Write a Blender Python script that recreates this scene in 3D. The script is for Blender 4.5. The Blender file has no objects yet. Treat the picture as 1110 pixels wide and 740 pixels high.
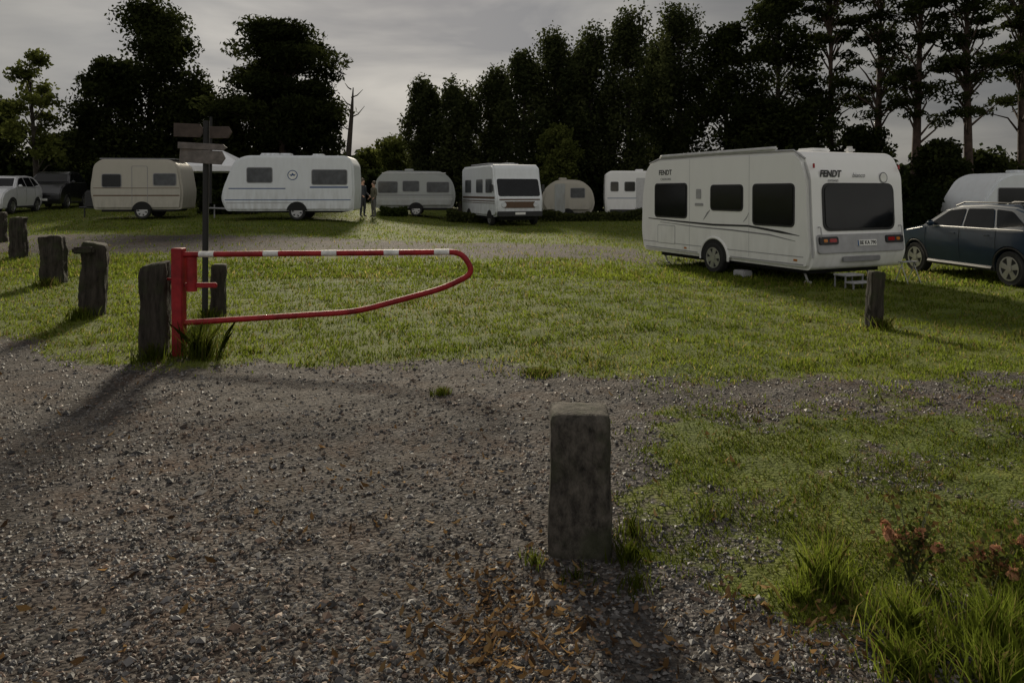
import bpy, bmesh, math, random
import numpy as np
from mathutils import Matrix, Vector, noise
random.seed(7); rng=np.random.default_rng(11)
scene=bpy.context.scene
COL=scene.collection
R=math.radians
# ---------------------------------------------------------------- terrain
def sstep(a,b,v):
    t=np.clip((np.asarray(v,dtype=float)-a)/(b-a),0,1); return t*t*(3-2*t)
def gz(x,y):
    sl=.032-.029*sstep(-9,-1,x)
    return sl*np.clip(np.asarray(y,dtype=float)-14,0,30)-.15*sstep(1,4,x)*sstep(4.5,11,y)*(1-sstep(24,38,y))
def fn(x,y,s=1.0,p=0.0):
    x=np.asarray(x,dtype=float)*s; y=np.asarray(y,dtype=float)*s
    return (np.sin(1.3*x+.7*y+p)+np.sin(-.9*x+1.7*y+2.1+p)+.6*np.sin(2.9*x-1.1*y+.4*p)+.6*np.sin(1.7*x+3.3*y+1.3)+.35*np.sin(5.3*x+4.1*y)+.35*np.sin(-4.7*x+6.1*y+p))/3.2
def gmask(x,y):
    yb=np.interp(x,[-14,-9,-6.6,-5.2,-4.2,-2,-.5,0,1.7,4.9,8,14],[12,10.3,9.2,7.9,6.9,7.0,7.1,6.6,6.4,6.8,7.2,7.5])
    n=fn(x,y,2.2)*.28+fn(x,y,6.)*.16+fn(x,y,13.)*.07
    far=sstep(-.25,.45,y-yb+n)
    xl=np.interp(y,[1.0,2.45,2.8,3.4,4.2,4.86,5.6],[2.2,1.32,1.08,.60,.72,.74,1.0])
    near=sstep(-.2,.35,x-xl+n*.8)*sstep(-.25,.5,5.6-y+n+.25*sstep(2,5,x))
    near=near*(.50+.50*sstep(-.5,.4,fn(x,y,2.7,.6)))
    mid=.5*sstep(.8,2.0,x)*sstep(-.2,.5,fn(x,y,3.1,2.))
    path=sstep(-.4,.4,y-18.2+n)*sstep(-.4,.4,23.2-y+n)*(1-sstep(3.2,4.6,x))
    far=far*(1-.85*path)
    worn=sstep(.35,.8,fn(x,y,1.4,1.5))*sstep(2.2,.4,y-yb)*.5+.28*sstep(.45,.9,fn(x,y,.8,4.))
    return np.clip(np.maximum(np.maximum(far-worn*far,near),mid),0,1)
# ---------------------------------------------------------------- materials
def nt(name):
    m=bpy.data.materials.new(name); m.use_nodes=True
    t=m.node_tree; b=t.nodes['Principled BSDF']; return m,t,b
def link(t,a,b): t.links.new(a,b)
def mat(name,col,rough=.6,metal=0,var=.12,scale=6,bump=0,bscale=40,coat=0,spec=.5,trans=0):
    m,t,b=nt(name)
    tc=t.nodes.new('ShaderNodeTexCoord'); n=t.nodes.new('ShaderNodeTexNoise')
    n.inputs['Scale'].default_value=scale; n.inputs['Detail'].default_value=6
    link(t,tc.outputs['Object'],n.inputs['Vector'])
    r=t.nodes.new('ShaderNodeValToRGB'); link(t,n.outputs['Fac'],r.inputs[0])
    r.color_ramp.elements[0].position=.3; r.color_ramp.elements[1].position=.7
    r.color_ramp.elements[0].color=(*[c*(1-var) for c in col],1)
    r.color_ramp.elements[1].color=(*[min(1,c*(1+var)) for c in col],1)
    link(t,r.outputs[0],b.inputs['Base Color'])
    b.inputs['Roughness'].default_value=rough; b.inputs['Metallic'].default_value=metal
    b.inputs['Coat Weight'].default_value=coat; b.inputs['Specular IOR Level'].default_value=spec
    if bump:
        n2=t.nodes.new('ShaderNodeTexNoise'); n2.inputs['Scale'].default_value=bscale; n2.inputs['Detail'].default_value=8
        link(t,tc.outputs['Object'],n2.inputs['Vector'])
        bp=t.nodes.new('ShaderNodeBump'); bp.inputs['Strength'].default_value=bump; bp.inputs['Distance'].default_value=.02
        link(t,n2.outputs['Fac'],bp.inputs['Height']); link(t,bp.outputs[0],b.inputs['Normal'])
    return m
def mat_attr(name,trans=.4,rough=.6,spec=.3):
    m,t,b=nt(name)
    a=t.nodes.new('ShaderNodeAttribute'); a.attribute_name='col'
    link(t,a.outputs['Color'],b.inputs['Base Color']); b.inputs['Roughness'].default_value=rough
    b.inputs['Specular IOR Level'].default_value=spec
    src=b.outputs[0]
    if spec==0:
        d=t.nodes.new('ShaderNodeBsdfDiffuse'); link(t,a.outputs['Color'],d.inputs['Color']); src=d.outputs[0]; t.nodes.remove(b)
    if trans:
        tr=t.nodes.new('ShaderNodeBsdfTranslucent'); link(t,a.outputs['Color'],tr.inputs['Color'])
        mx=t.nodes.new('ShaderNodeMixShader'); mx.inputs[0].default_value=trans
        link(t,src,mx.inputs[1]); link(t,tr.outputs[0],mx.inputs[2]); src=mx.outputs[0]
    link(t,src,t.nodes['Material Output'].inputs['Surface'])
    return m
def mat_dirty(name,col,rough=.35,dirt=(.25,.24,.2),amt=.35):
    """white bodywork with rain streaks and grime low down"""
    m,t,b=nt(name)
    tc=t.nodes.new('ShaderNodeTexCoord'); mp=t.nodes.new('ShaderNodeMapping'); mp.inputs['Scale'].default_value=(3.3,3.3,.9)
    link(t,tc.outputs['Object'],mp.inputs[0])
    n=t.nodes.new('ShaderNodeTexNoise'); n.inputs['Scale'].default_value=2; n.inputs['Detail'].default_value=7; link(t,mp.outputs[0],n.inputs['Vector'])
    s=t.nodes.new('ShaderNodeSeparateXYZ'); link(t,tc.outputs['Object'],s.inputs[0])
    mr=t.nodes.new('ShaderNodeMapRange'); mr.inputs['From Min'].default_value=1.3; mr.inputs['From Max'].default_value=.25
    mr.inputs['To Min'].default_value=.3; mr.inputs['To Max'].default_value=1.8; link(t,s.outputs['Z'],mr.inputs['Value'])
    r=t.nodes.new('ShaderNodeMapRange'); r.inputs['From Min'].default_value=.38; r.inputs['From Max'].default_value=.75; link(t,n.outputs['Fac'],r.inputs['Value'])
    mu=t.nodes.new('ShaderNodeMath'); mu.operation='MULTIPLY'; link(t,mr.outputs[0],mu.inputs[0]); link(t,r.outputs[0],mu.inputs[1])
    m2=t.nodes.new('ShaderNodeMath'); m2.operation='MULTIPLY'; m2.inputs[1].default_value=amt; m2.use_clamp=True; link(t,mu.outputs[0],m2.inputs[0])
    mx=t.nodes.new('ShaderNodeMixRGB'); mx.inputs[1].default_value=(*col,1); mx.inputs[2].default_value=(*dirt,1); link(t,m2.outputs[0],mx.inputs[0])
    link(t,mx.outputs[0],b.inputs['Base Color']); b.inputs['Roughness'].default_value=rough
    return m
M_white=mat_dirty('white_bodywork',(.83,.83,.82),.3,amt=.14)
M_whiteold=mat_dirty('aged_white_bodywork',(.70,.73,.76),.5,amt=.38)
M_cream=mat_dirty('cream_bodywork',(.42,.395,.34),.5,amt=.45)
M_greyb=mat_dirty('grey_white_bodywork',(.36,.38,.38),.5,amt=.45)
M_grey=mat('grey_trim',(.22,.22,.23),.5)
M_lgrey=mat('light_grey_trim',(.5,.5,.5),.4)
M_mgrey=mat('mid_grey_trim',(.34,.34,.35),.45)
M_brown=mat('brown_stripe',(.10,.055,.03),.5)
M_blue=mat('blue_stripe',(.05,.10,.22),.5)
M_dark=mat('dark_plastic',(.02,.02,.022),.55)
M_under=mat('underbody',(.012,.012,.012),.9)
M_glass=mat('dark_window_acrylic',(.008,.009,.010),.10,var=.3,scale=3,spec=.30)
M_curt=mat('curtained_window',(.045,.05,.055),.18,var=.5,scale=4,spec=.5)
M_rub=mat('tyre_rubber',(.018,.018,.018),.85,bump=.3)
M_alloy=mat('alloy_rim',(.45,.45,.46),.35,metal=.8)
M_red=mat('red_gate_paint',(.25,.014,.017),.55,var=.35,scale=9,bump=.2,bscale=25,spec=.3)
M_band=mat('white_reflective_band',(.62,.62,.60),.6,var=.25,scale=20)
M_tail=mat('red_tail_lamp',(.30,.01,.01),.2)
M_amb=mat('amber_lamp',(.5,.17,.02),.3)
M_head=mat('headlamp_glass',(.6,.62,.65),.1)
M_plate=mat('number_plate_white',(.75,.75,.72),.4)
M_black=mat('black_print',(.02,.02,.02),.5)
M_carblue=mat('dark_blue_car_paint',(.008,.024,.050),.32,metal=0,coat=.25,var=.06,spec=.35)
M_carwhite=mat('white_car_paint',(.65,.66,.68),.3,coat=.8,var=.04)
M_carblk=mat('black_car_paint',(.015,.015,.018),.3,coat=.8,var=.04)
M_canvas=mat('white_canvas',(.75,.76,.78),.8,var=.05,bump=.2,bscale=4)
M_sign=mat('weathered_sign_board',(.13,.115,.105),.8,var=.35,scale=12)
M_signd=mat('dark_sign_board',(.055,.04,.032),.8,var=.35,scale=12)
M_pole=mat('dark_iron_pole',(.015,.015,.015),.7,metal=.1)
M_bark=mat('bark',(.035,.028,.022),.95,var=.5,scale=4,bump=.8,bscale=14)
M_pbark=mat('pine_bark',(.05,.032,.024),.95,var=.5,scale=4,bump=.8,bscale=14)
M_leaf=mat_attr('foliage',.4,.6,0); M_grassb=mat_attr('grass_blades',.55,.5,0)
M_stone=mat_attr('gravel_stones',0,.65,.45); M_dead=mat_attr('dead_leaves',.25,.8,0)
def mat_post(name,c1,c2,sc):
    m,t,b=nt(name); tc=t.nodes.new('ShaderNodeTexCoord')
    mp=t.nodes.new('ShaderNodeMapping'); mp.inputs['Scale'].default_value=(1,1,sc); link(t,tc.outputs['Object'],mp.inputs[0])
    n=t.nodes.new('ShaderNodeTexNoise'); n.inputs['Scale'].default_value=22; n.inputs['Detail'].default_value=9; n.inputs['Roughness'].default_value=.7
    link(t,mp.outputs[0],n.inputs['Vector'])
    n2=t.nodes.new('ShaderNodeTexNoise'); n2.inputs['Scale'].default_value=5; n2.inputs['Detail'].default_value=6; link(t,tc.outputs['Object'],n2.inputs['Vector'])
    r=t.nodes.new('ShaderNodeValToRGB'); r.color_ramp.elements[0].position=.35; r.color_ramp.elements[1].position=.72
    r.color_ramp.elements[0].color=(*c1,1); r.color_ramp.elements[1].color=(*c2,1); link(t,n.outputs['Fac'],r.inputs[0])
    r2=t.nodes.new('ShaderNodeValToRGB'); r2.color_ramp.elements[0].position=.48; r2.color_ramp.elements[1].position=.62; link(t,n2.outputs['Fac'],r2.inputs[0])
    mx=t.nodes.new('ShaderNodeMixRGB'); mx.inputs[2].default_value=(.035,.04,.02,1); link(t,r.outputs[0],mx.inputs[1])
    ml=t.nodes.new('ShaderNodeMath'); ml.operation='MULTIPLY'; ml.inputs[1].default_value=.7; link(t,r2.outputs[0],ml.inputs[0]); link(t,ml.outputs[0],mx.inputs[0])
    link(t,mx.outputs[0],b.inputs['Base Color']); b.inputs['Roughness'].default_value=.9; b.inputs['Specular IOR Level'].default_value=.25
    bp=t.nodes.new('ShaderNodeBump'); bp.inputs['Strength'].default_value=1; bp.inputs['Distance'].default_value=.02
    link(t,n.outputs['Fac'],bp.inputs['Height']); link(t,bp.outputs[0],b.inputs['Normal']); return m
M_poststone=mat_post('rough_stone',(.018,.016,.014),(.14,.125,.105),.6)
M_postwood=mat_post('weathered_wood',(.012,.010,.008),(.065,.055,.045),.12)
# ---------------------------------------------------------------- mesh helpers
def fin(name,bm_or_me,m,parent=None,mtx=None,smooth=30):
    if isinstance(bm_or_me,bmesh.types.BMesh):
        me=bpy.data.meshes.new(name); bmesh.ops.recalc_face_normals(bm_or_me,faces=bm_or_me.faces[:]); bm_or_me.to_mesh(me); bm_or_me.free()
    else: me=bm_or_me
    if m and not me.materials: me.materials.append(m)
    if smooth:
        me.shade_smooth()
        me.set_sharp_from_angle(angle=R(smooth))
    o=bpy.data.objects.new(name,me); COL.objects.link(o)
    if parent: o.parent=parent
    if mtx is not None: o.matrix_local=mtx
    return o
def thing(name,label,cat,loc,rot=0,group=None):
    e=bpy.data.objects.new(name,None); COL.objects.link(e); e.location=loc; e.rotation_euler=(0,0,rot); e.empty_display_size=.3
    e['label']=label; e['category']=cat
    if group: e['group']=group
    return e
def tag(o,label,cat,group=None):
    o['label']=label; o['category']=cat
    if group: o['group']=group
    return o
def T(x,y,z,rz=0,rx=0,ry=0):
    return Matrix.Translation((x,y,z))@Matrix.Rotation(rz,4,'Z')@Matrix.Rotation(ry,4,'Y')@Matrix.Rotation(rx,4,'X')
def box(name,size,m,parent=None,mtx=None,bev=.01,seg=2):
    bm=bmesh.new(); bmesh.ops.create_cube(bm,size=1)
    for v in bm.verts: v.co=Vector((v.co.x*size[0],v.co.y*size[1],v.co.z*size[2]))
    if bev: bmesh.ops.bevel(bm,geom=bm.edges[:],offset=min(bev,min(size)*.4),segments=seg,affect='EDGES')
    return fin(name,bm,m,parent,mtx)
def cornered(pts,r,n=5):
    """round the corners of a polygon; r scalar or list"""
    out=[];N=len(pts)
    for i in range(N):
        p=Vector(pts[i]);a=Vector(pts[i-1]);b=Vector(pts[(i+1)%N])
        rr=r[i] if isinstance(r,(list,tuple)) else r
        if rr<=0: out.append(tuple(p)); continue
        da=(a-p);db=(b-p); d=min(rr,da.length*.45,db.length*.45)
        p0=p+da.normalized()*d;p1=p+db.normalized()*d
        for k in range(n+1):
            t=k/n; q=p0*(1-t)**2+p*2*t*(1-t)+p1*t*t; out.append((q.x,q.y))
    return out
def prism(prof,y0,y1,bev=.05,seg=3):
    bm=bmesh.new(); vs=[bm.verts.new((x,y0,z)) for x,z in prof]; f=bm.faces.new(vs)
    rr=bmesh.ops.extrude_face_region(bm,geom=[f]); nv=[g for g in rr['geom'] if isinstance(g,bmesh.types.BMVert)]
    for v in nv: v.co.y=y1
    bm.normal_update()
    if bev:
        es=[e for e in bm.edges if abs(e.verts[0].co.y-e.verts[1].co.y)<1e-6]
        bmesh.ops.bevel(bm,geom=es,offset=bev,segments=seg,affect='EDGES',clamp_overlap=True)
    return bm
def rpanel(name,w,h,r,th,m,parent,mtx,bev=.006):
    p=cornered([(-w/2,-h/2),(w/2,-h/2),(w/2,h/2),(-w/2,h/2)],r,6)
    return fin(name,prism(p,-th,0,bev,2),m,parent,mtx,smooth=40)
def ring(name,w,h,r,fr,th,m,parent,mtx):
    a=cornered([(-w/2,-h/2),(w/2,-h/2),(w/2,h/2),(-w/2,h/2)],r,6)
    b=cornered([(-w/2-fr,-h/2-fr),(w/2+fr,-h/2-fr),(w/2+fr,h/2+fr),(-w/2-fr,h/2+fr)],r+fr,6)
    bm=bmesh.new();n=len(a)
    A0=[bm.verts.new((x,-th,z)) for x,z in a];B0=[bm.verts.new((x,-th,z)) for x,z in b]
    A1=[bm.verts.new((x,0,z)) for x,z in a];B1=[bm.verts.new((x,0,z)) for x,z in b]
    for i in range(n):
        j=(i+1)%n
        bm.faces.new((A0[i],A0[j],B0[j],B0[i]));bm.faces.new((B0[i],B0[j],B1[j],B1[i]));bm.faces.new((A0[j],A0[i],A1[i],A1[j]))
    return fin(name,bm,m,parent,mtx,smooth=40)
def window(parent,w,h,mtx,r=.09,m=None,fm=None,fr=.03,th=.022):
    o=rpanel('window',w,h,r,th,m or M_glass,parent,mtx)
    ring('window_frame',w,h,r,fr,th*.6,fm or M_grey,o,Matrix.Identity(4))
    return o
def lathe_y(name,prof,m,parent,mtx,n=32):
    """prof list of (r,y) revolved about local Y"""
    bm=bmesh.new();rows=[]
    for r,y in prof: rows.append([bm.verts.new((r*math.cos(2*math.pi*k/n),y,r*math.sin(2*math.pi*k/n))) for k in range(n)])
    for a,b in zip(rows[:-1],rows[1:]):
        for k in range(n):
            j=(k+1)%n; bm.faces.new((a[k],a[j],b[j],b[k]))
    for row in (rows[0],rows[-1]):
        try: bm.faces.new(row)
        except: pass
    bmesh.ops.remove_doubles(bm,verts=bm.verts[:],dist=1e-5)
    return fin(name,bm,m,parent,mtx,smooth=35)
def wheel(parent,x,y,rad,wd=.2,side=-1,spokes=5):
    e=bpy.data.objects.new('wheel',None); COL.objects.link(e); e.parent=parent; e.matrix_local=T(x,y,rad,0 if side<0 else math.pi)
    rr=rad*.66
    lathe_y('tyre',[(rr,-wd/2+.01),(rad*.93,-wd/2),(rad,-wd/2+.03),(rad,wd/2-.03),(rad*.93,wd/2),(rr,wd/2-.01)],M_rub,e,Matrix.Identity(4))
    bm=bmesh.new()
    n=40; prev=None
    rows=[]
    for r_,y_ in [(rr+.008,-wd/2-.004),(rr-.015,-wd/2-.004),(rr-.03,-wd/2+.04),(.0,-wd/2+.07)]:
        rows.append([bm.verts.new((r_*math.cos(2*math.pi*k/n),y_,r_*math.sin(2*math.pi*k/n))) for k in range(n)])
    for i,(a,b) in enumerate(zip(rows[:-1],rows[1:])):
        for k in range(n):
            j=(k+1)%n
            f=bm.faces.new((a[k],a[j],b[j],b[k])); f.material_index=1 if i==2 else 0
    for s in range(spokes):
        a=2*math.pi*s/spokes+.3; ca,sa=math.cos(a),math.sin(a)
        def P(r_,t_,y_): return bm.verts.new((ca*r_-sa*t_,y_,sa*r_+ca*t_))
        w0,w1=.035*rad/.3,.055*rad/.3
        q=[P(.03,-w0,-wd/2-.0),P(rr-.012,-w1,-wd/2-.0),P(rr-.012,w1,-wd/2-.0),P(.03,w0,-wd/2-.0)]
        q2=[P(.03,-w0,-wd/2+.05),P(rr-.012,-w1,-wd/2+.05),P(rr-.012,w1,-wd/2+.05),P(.03,w0,-wd/2+.05)]
        bm.faces.new(q)
        for i in range(4): bm.faces.new((q[i],q[(i+1)%4],q2[(i+1)%4],q2[i]))
    hub=[bm.verts.new((.06*rad/.3*math.cos(2*math.pi*k/16),-wd/2-.008,.06*rad/.3*math.sin(2*math.pi*k/16))) for k in range(16)]
    bm.faces.new(hub)
    me=bpy.data.meshes.new('rim'); bmesh.ops.recalc_face_normals(bm,faces=bm.faces[:]); bm.to_mesh(me); bm.free()
    me.materials.append(M_alloy); me.materials.append(M_dark)
    fin('rim',me,None,e,Matrix.Identity(4),smooth=0)
    return e
def tubegeo(path,rad,n=8,V=None,F=None,cap=True):
    V=[] if V is None else V; F=[] if F is None else F
    path=[Vector(p) for p in path]; base=len(V)
    prevx=None
    for i,p in enumerate(path):
        d=(path[min(i+1,len(path)-1)]-path[max(i-1,0)]).normalized()
        if prevx is None:
            a=Vector((1,0,0)) if abs(d.x)<.8 else Vector((0,1,0)); prevx=(a-d*a.dot(d)).normalized()
        else: prevx=(prevx-d*prevx.dot(d)).normalized()
        yv=d.cross(prevx); r=rad[i] if hasattr(rad,'__len__') else rad
        for k in range(n):
            a=2*math.pi*k/n; V.append(tuple(p+prevx*math.cos(a)*r+yv*math.sin(a)*r))
    for i in range(len(path)-1):
        for k in range(n):
            j=(k+1)%n; F.append((base+i*n+k,base+i*n+j,base+(i+1)*n+j,base+(i+1)*n+k))
    if cap: F.append(tuple(base+k for k in range(n))[::-1]); F.append(tuple(base+(len(path)-1)*n+k for k in range(n)))
    return V,F
def pymesh(name,V,F): 
    me=bpy.data.meshes.new(name); me.from_pydata(V,[],F); me.update(); return me
def tube(name,path,rad,m,parent=None,mtx=None,n=12):
    V,F=tubegeo(path,rad,n); return fin(name,pymesh(name,V,F),m,parent,mtx,smooth=50)
def npmesh(name,V,k,cols,m):
    """V (N,k,3) polygons with k corners; cols (N,3) per poly"""
    N=V.shape[0]; me=bpy.data.meshes.new(name)
    me.vertices.add(N*k); me.vertices.foreach_set('co',V.reshape(-1).astype(np.float32))
    me.loops.add(N*k); me.loops.foreach_set('vertex_index',np.arange(N*k,dtype=np.int32))
    me.polygons.add(N); me.polygons.foreach_set('loop_start',np.arange(0,N*k,k,dtype=np.int32))
    me.update(calc_edges=True)
    a=me.attributes.new('col','FLOAT_COLOR','POINT')
    c=np.ones((N*k,4),dtype=np.float32); c[:,:3]=np.repeat(cols,k,axis=0); a.data.foreach_set('color',c.reshape(-1))
    me.materials.append(m); me.update(); return me
def text(name,body,size,m,parent,mtx,shear=0,bold=.0):
    cu=bpy.data.curves.new(name,'FONT'); cu.body=body; cu.size=size; cu.extrude=.0015; cu.shear=shear; cu.offset=bold
    cu.align_x='CENTER'; cu.align_y='CENTER'
    to=bpy.data.objects.new('tmp',cu); COL.objects.link(to); bpy.context.view_layer.update()
    me=bpy.data.meshes.new_from_object(to.evaluated_get(bpy.context.evaluated_depsgraph_get())); bpy.data.objects.remove(to)
    me.materials.clear(); me.materials.append(m)
    o=bpy.data.objects.new(name,me); COL.objects.link(o); o.parent=parent; o.matrix_local=mtx@Matrix.Rotation(R(90),4,'X'); return o
def at(u,t): return (u-555)/802*t
# ---------------------------------------------------------------- ground
def axis(lo,hi,fine_lo,fine_hi,step,grow=1.12):
    a=list(np.arange(fine_lo,fine_hi+1e-6,step)); s=step; x=fine_hi
    while x<hi: s=min(s*grow,12); x+=s; a.append(x)
    s=step; x=fine_lo
    while x>lo: s=min(s*grow,12); x-=s; a.insert(0,x)
    return np.array(a)
xs=axis(-320,320,-9,9,.09); ys=axis(-40,520,1.2,13,.07,1.06)
X,Y=np.meshgrid(xs,ys); Z=gz(X,Y); gm=gmask(X,Y)
ridge=.012*fn(X,Y,9.)+.02*fn(X,Y,1.7)
Z2=Z+ridge*(Y<30)
nx,ny=len(xs),len(ys)
idx=np.arange(nx*ny).reshape(ny,nx)
F=np.stack([idx[:-1,:-1],idx[:-1,1:],idx[1:,1:],idx[1:,:-1]],-1).reshape(-1,4)
me=bpy.data.meshes.new('ground'); co=np.stack([X,Y,Z2],-1).reshape(-1,3).astype(np.float32)
me.vertices.add(nx*ny); me.vertices.foreach_set('co',co.reshape(-1))
me.loops.add(F.size); me.loops.foreach_set('vertex_index',F.reshape(-1).astype(np.int32))
me.polygons.add(len(F)); me.polygons.foreach_set('loop_start',np.arange(0,F.size,4,dtype=np.int32)); me.update(calc_edges=True)
a=me.attributes.new('gm','FLOAT','POINT'); a.data.foreach_set('value',gm.reshape(-1).astype(np.float32))
me.shade_smooth()
def gz2(x,y): return gz(x,y)+(.012*fn(x,y,9.)+.02*fn(x,y,1.7))
m,t,b=nt('ground_grass_and_gravel')
tc=t.nodes.new('ShaderNodeTexCoord'); O=tc.outputs['Object']
def noi(s,d=6,r=.6):
    n=t.nodes.new('ShaderNodeTexNoise'); n.inputs['Scale'].default_value=s; n.inputs['Detail'].default_value=d; n.inputs['Roughness'].default_value=r; link(t,O,n.inputs['Vector']); return n.outputs['Fac']
def ramp(src,*st):
    r=t.nodes.new('ShaderNodeValToRGB'); link(t,src,r.inputs[0]); e=r.color_ramp.elements
    while len(e)<len(st): e.new(.5)
    for i,(p,c) in enumerate(st): e[i].position=p; e[i].color=(*c,1)
    return r.outputs[0]
def mix(f,a_,b_,mode='MIX'):
    x=t.nodes.new('ShaderNodeMixRGB'); x.blend_type=mode
    for s,v in zip((0,1,2),(f,a_,b_)):
        if isinstance(v,(int,float)): x.inputs[s].default_value=v
        elif isinstance(v,tuple): x.inputs[s].default_value=(*v,1)
        else: link(t,v,x.inputs[s])
    return x.outputs[0]
def math2(op,a_,b_,cl=False):
    x=t.nodes.new('ShaderNodeMath'); x.operation=op; x.use_clamp=cl
    for s,v in zip((0,1),(a_,b_)):
        if isinstance(v,(int,float)): x.inputs[s].default_value=v
        else: link(t,v,x.inputs[s])
    return x.outputs[0]
vo=t.nodes.new('ShaderNodeTexVoronoi'); vo.inputs['Scale'].default_value=48; link(t,O,vo.inputs['Vector'])
bw=t.nodes.new('ShaderNodeRGBToBW'); link(t,vo.outputs['Color'],bw.inputs[0])
peb=ramp(bw.outputs[0],(.15,(.024,.023,.023)),(.5,(.066,.061,.059)),(.8,(.17,.155,.145)))
dirt=ramp(noi(1.1,7),(.35,(.036,.029,.025)),(.65,(.092,.075,.060)))
redm=math2('MULTIPLY',ramp(noi(.8,3),(.48,(0,0,0)),(.62,(1,1,1))),.6)
dirt=mix(redm,dirt,(.105,.058,.036))
grav=mix(ramp(noi(3.5,5),(.35,(.15,.15,.15)),(.6,(.85,.85,.85))),dirt,peb)
gr=ramp(noi(2.2,8,.7),(.3,(.050,.070,.014)),(.5,(.115,.150,.024)),(.72,(.20,.22,.04)))
gr=mix(ramp(noi(.35,4),(.4,(0,0,0)),(.7,(.6,.6,.6))),gr,(.18,.185,.04))
gr=mix(ramp(noi(60,4,.7),(.35,(.7,.7,.7)),(.6,(0,0,0))),gr,(.03,.036,.010))
at_=t.nodes.new('ShaderNodeAttribute'); at_.attribute_name='gm'
f=math2('ADD',at_.outputs['Fac'],math2('MULTIPLY',math2('SUBTRACT',noi(7,8,.75),.5),1.8))
mr=t.nodes.new('ShaderNodeMapRange'); mr.inputs['From Min'].default_value=.38; mr.inputs['From Max'].default_value=.62; link(t,f,mr.inputs['Value'])
link(t,mix(mr.outputs[0],grav,gr),b.inputs['Base Color'])
b.inputs['Roughness'].default_value=.9; b.inputs['Specular IOR Level'].default_value=.15
h=math2('ADD',math2('MULTIPLY',vo.outputs['Distance'],-.9),math2('MULTIPLY',noi(30,6,.7),.9))
bp=t.nodes.new('ShaderNodeBump'); bp.inputs['Strength'].default_value=1; bp.inputs['Distance'].default_value=.02; link(t,h,bp.inputs['Height'])
bp2=t.nodes.new('ShaderNodeBump'); bp2.inputs['Strength'].default_value=.6; bp2.inputs['Distance'].default_value=.06; link(t,noi(5,6,.7),bp2.inputs['Height']); link(t,bp.outputs[0],bp2.inputs['Normal'])
link(t,bp2.outputs[0],b.inputs['Normal'])
me.materials.append(m)
g=bpy.data.objects.new('ground',me); COL.objects.link(g); g['kind']='structure'; g['label']='mown grass field with grey gravel drive and dirt track'
# ---------------------------------------------------------------- gravel stones, grass, leaves (stuff)
def sample(n,x0f,y0,y1,p=1.6):
    """points over the entrance area, denser where people walk in"""
    u=rng.random(n); yy=(y0**(1-p)+(y1**(1-p)-y0**(1-p))*u)**(1/(1-p))
    xx=(rng.random(n)*2-1)*(yy*.76+.5)
    return xx,yy
n=105000; x,y=sample(n,0,2.0,11,1.8); k=gmask(x,y)<.55+.3*rng.random(n)-.15; x,y=x[k],y[k]
cl_=fn(x,y,2.4,.3)+.5*fn(x,y,7,1); k=rng.random(len(x))<.45+.55*sstep(-.8,.5,cl_); x,y=x[k],y[k]; n=len(x)
s=(.0035+.0080*rng.random(n)**2.4)*(1+.07*y); big=rng.random(n)<.012; s[big]*=1.9
octv=np.array([[1,0,0],[0,1,0],[-1,0,0],[0,-1,0],[0,0,1],[0,0,-1]],float)
octf=np.array([[0,1,4],[1,2,4],[2,3,4],[3,0,4]])
P=octv[None]*(.5+.9*rng.random((n,6,1))); P[:,:,2]*=.6; P[:,:,0]*=(.9+.7*rng.random((n,1))); P*=s[:,None,None]
an=rng.random(n)*6.28; c_,s_=np.cos(an),np.sin(an)
Px=P[:,:,0]*c_[:,None]-P[:,:,1]*s_[:,None]; Py=P[:,:,0]*s_[:,None]+P[:,:,1]*c_[:,None]
P=np.stack([Px+x[:,None],Py+y[:,None],P[:,:,2]+(gz2(x,y)+s*.15)[:,None]],-1)
tri=P[:,octf].reshape(-1,3,3)
v=.022+.155*rng.random(n)**1.9; cc=np.stack([v*1.02,v*.97,v*.95],-1); rd=rng.random(n)<.20+.3*sstep(.2,.8,fn(x,y,.9,2)); cc[rd]*=np.array([1.3,.92,.68])
lt=rng.random(n)<.025; cc[lt]=np.array([.30,.28,.25])
me=npmesh('gravel',tri,3,np.repeat(cc,4,axis=0),M_stone); o=bpy.data.objects.new('gravel',me); COL.objects.link(o); o['kind']='stuff'; o['label']='loose grey crushed stones on the drive'
def blades(x,y,h,w,lean,c):
    n=len(x); z=gz2(x,y)-.004; an=rng.random(n)*6.28; dx,dy=np.cos(an)*w/2,np.sin(an)*w/2
    la=rng.random(n)*6.28; L=lean*h*rng.random(n); lx,ly=np.cos(la)*L,np.sin(la)*L
    A=np.stack([x-dx,y-dy,z],-1);B=np.stack([x+dx,y+dy,z],-1);C=np.stack([x+dx*.6+lx*.4,y+dy*.6+ly*.4,z+h*.6],-1);D=np.stack([x+lx,y+ly,z+h],-1);E=np.stack([x-dx*.6+lx*.4,y-dy*.6+ly*.4,z+h*.6],-1)
    return np.stack([A,B,C,D,E],1)
def gcol(n,x,y,bright=1):
    b0=np.array([.085,.125,.017]);b1=np.array([.22,.265,.036]);b2=np.array([.28,.235,.085])
    k=np.clip(rng.random(n)[:,None]*.5+.5*(fn(x,y,1.1)[:,None]*.6+fn(x,y,.45,2.)[:,None]*.6+1)/2,0,1)
    c=b0*(1-k)+b1*k; dry=rng.random(n)<.10+.22*sstep(.1,.7,fn(x,y,.8,3)); c[dry]=b2*(.5+.7*rng.random((dry.sum(),1)))
    return c*bright*(.6+.6*rng.random((n,1)))*(.80+.30*sstep(-.6,.6,fn(x,y,2.9,1.)))[:,None]
n=300000; x,y=sample(n,0,2.3,17,1.25); gmv=gmask(x,y); k=rng.random(n)<gmv*(.25+.75*sstep(-.5,.35,fn(x,y,4.5,.7))); x,y=x[k],y[k]; n=len(x)
near_=1-sstep(4.8,6.5,y)
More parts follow.
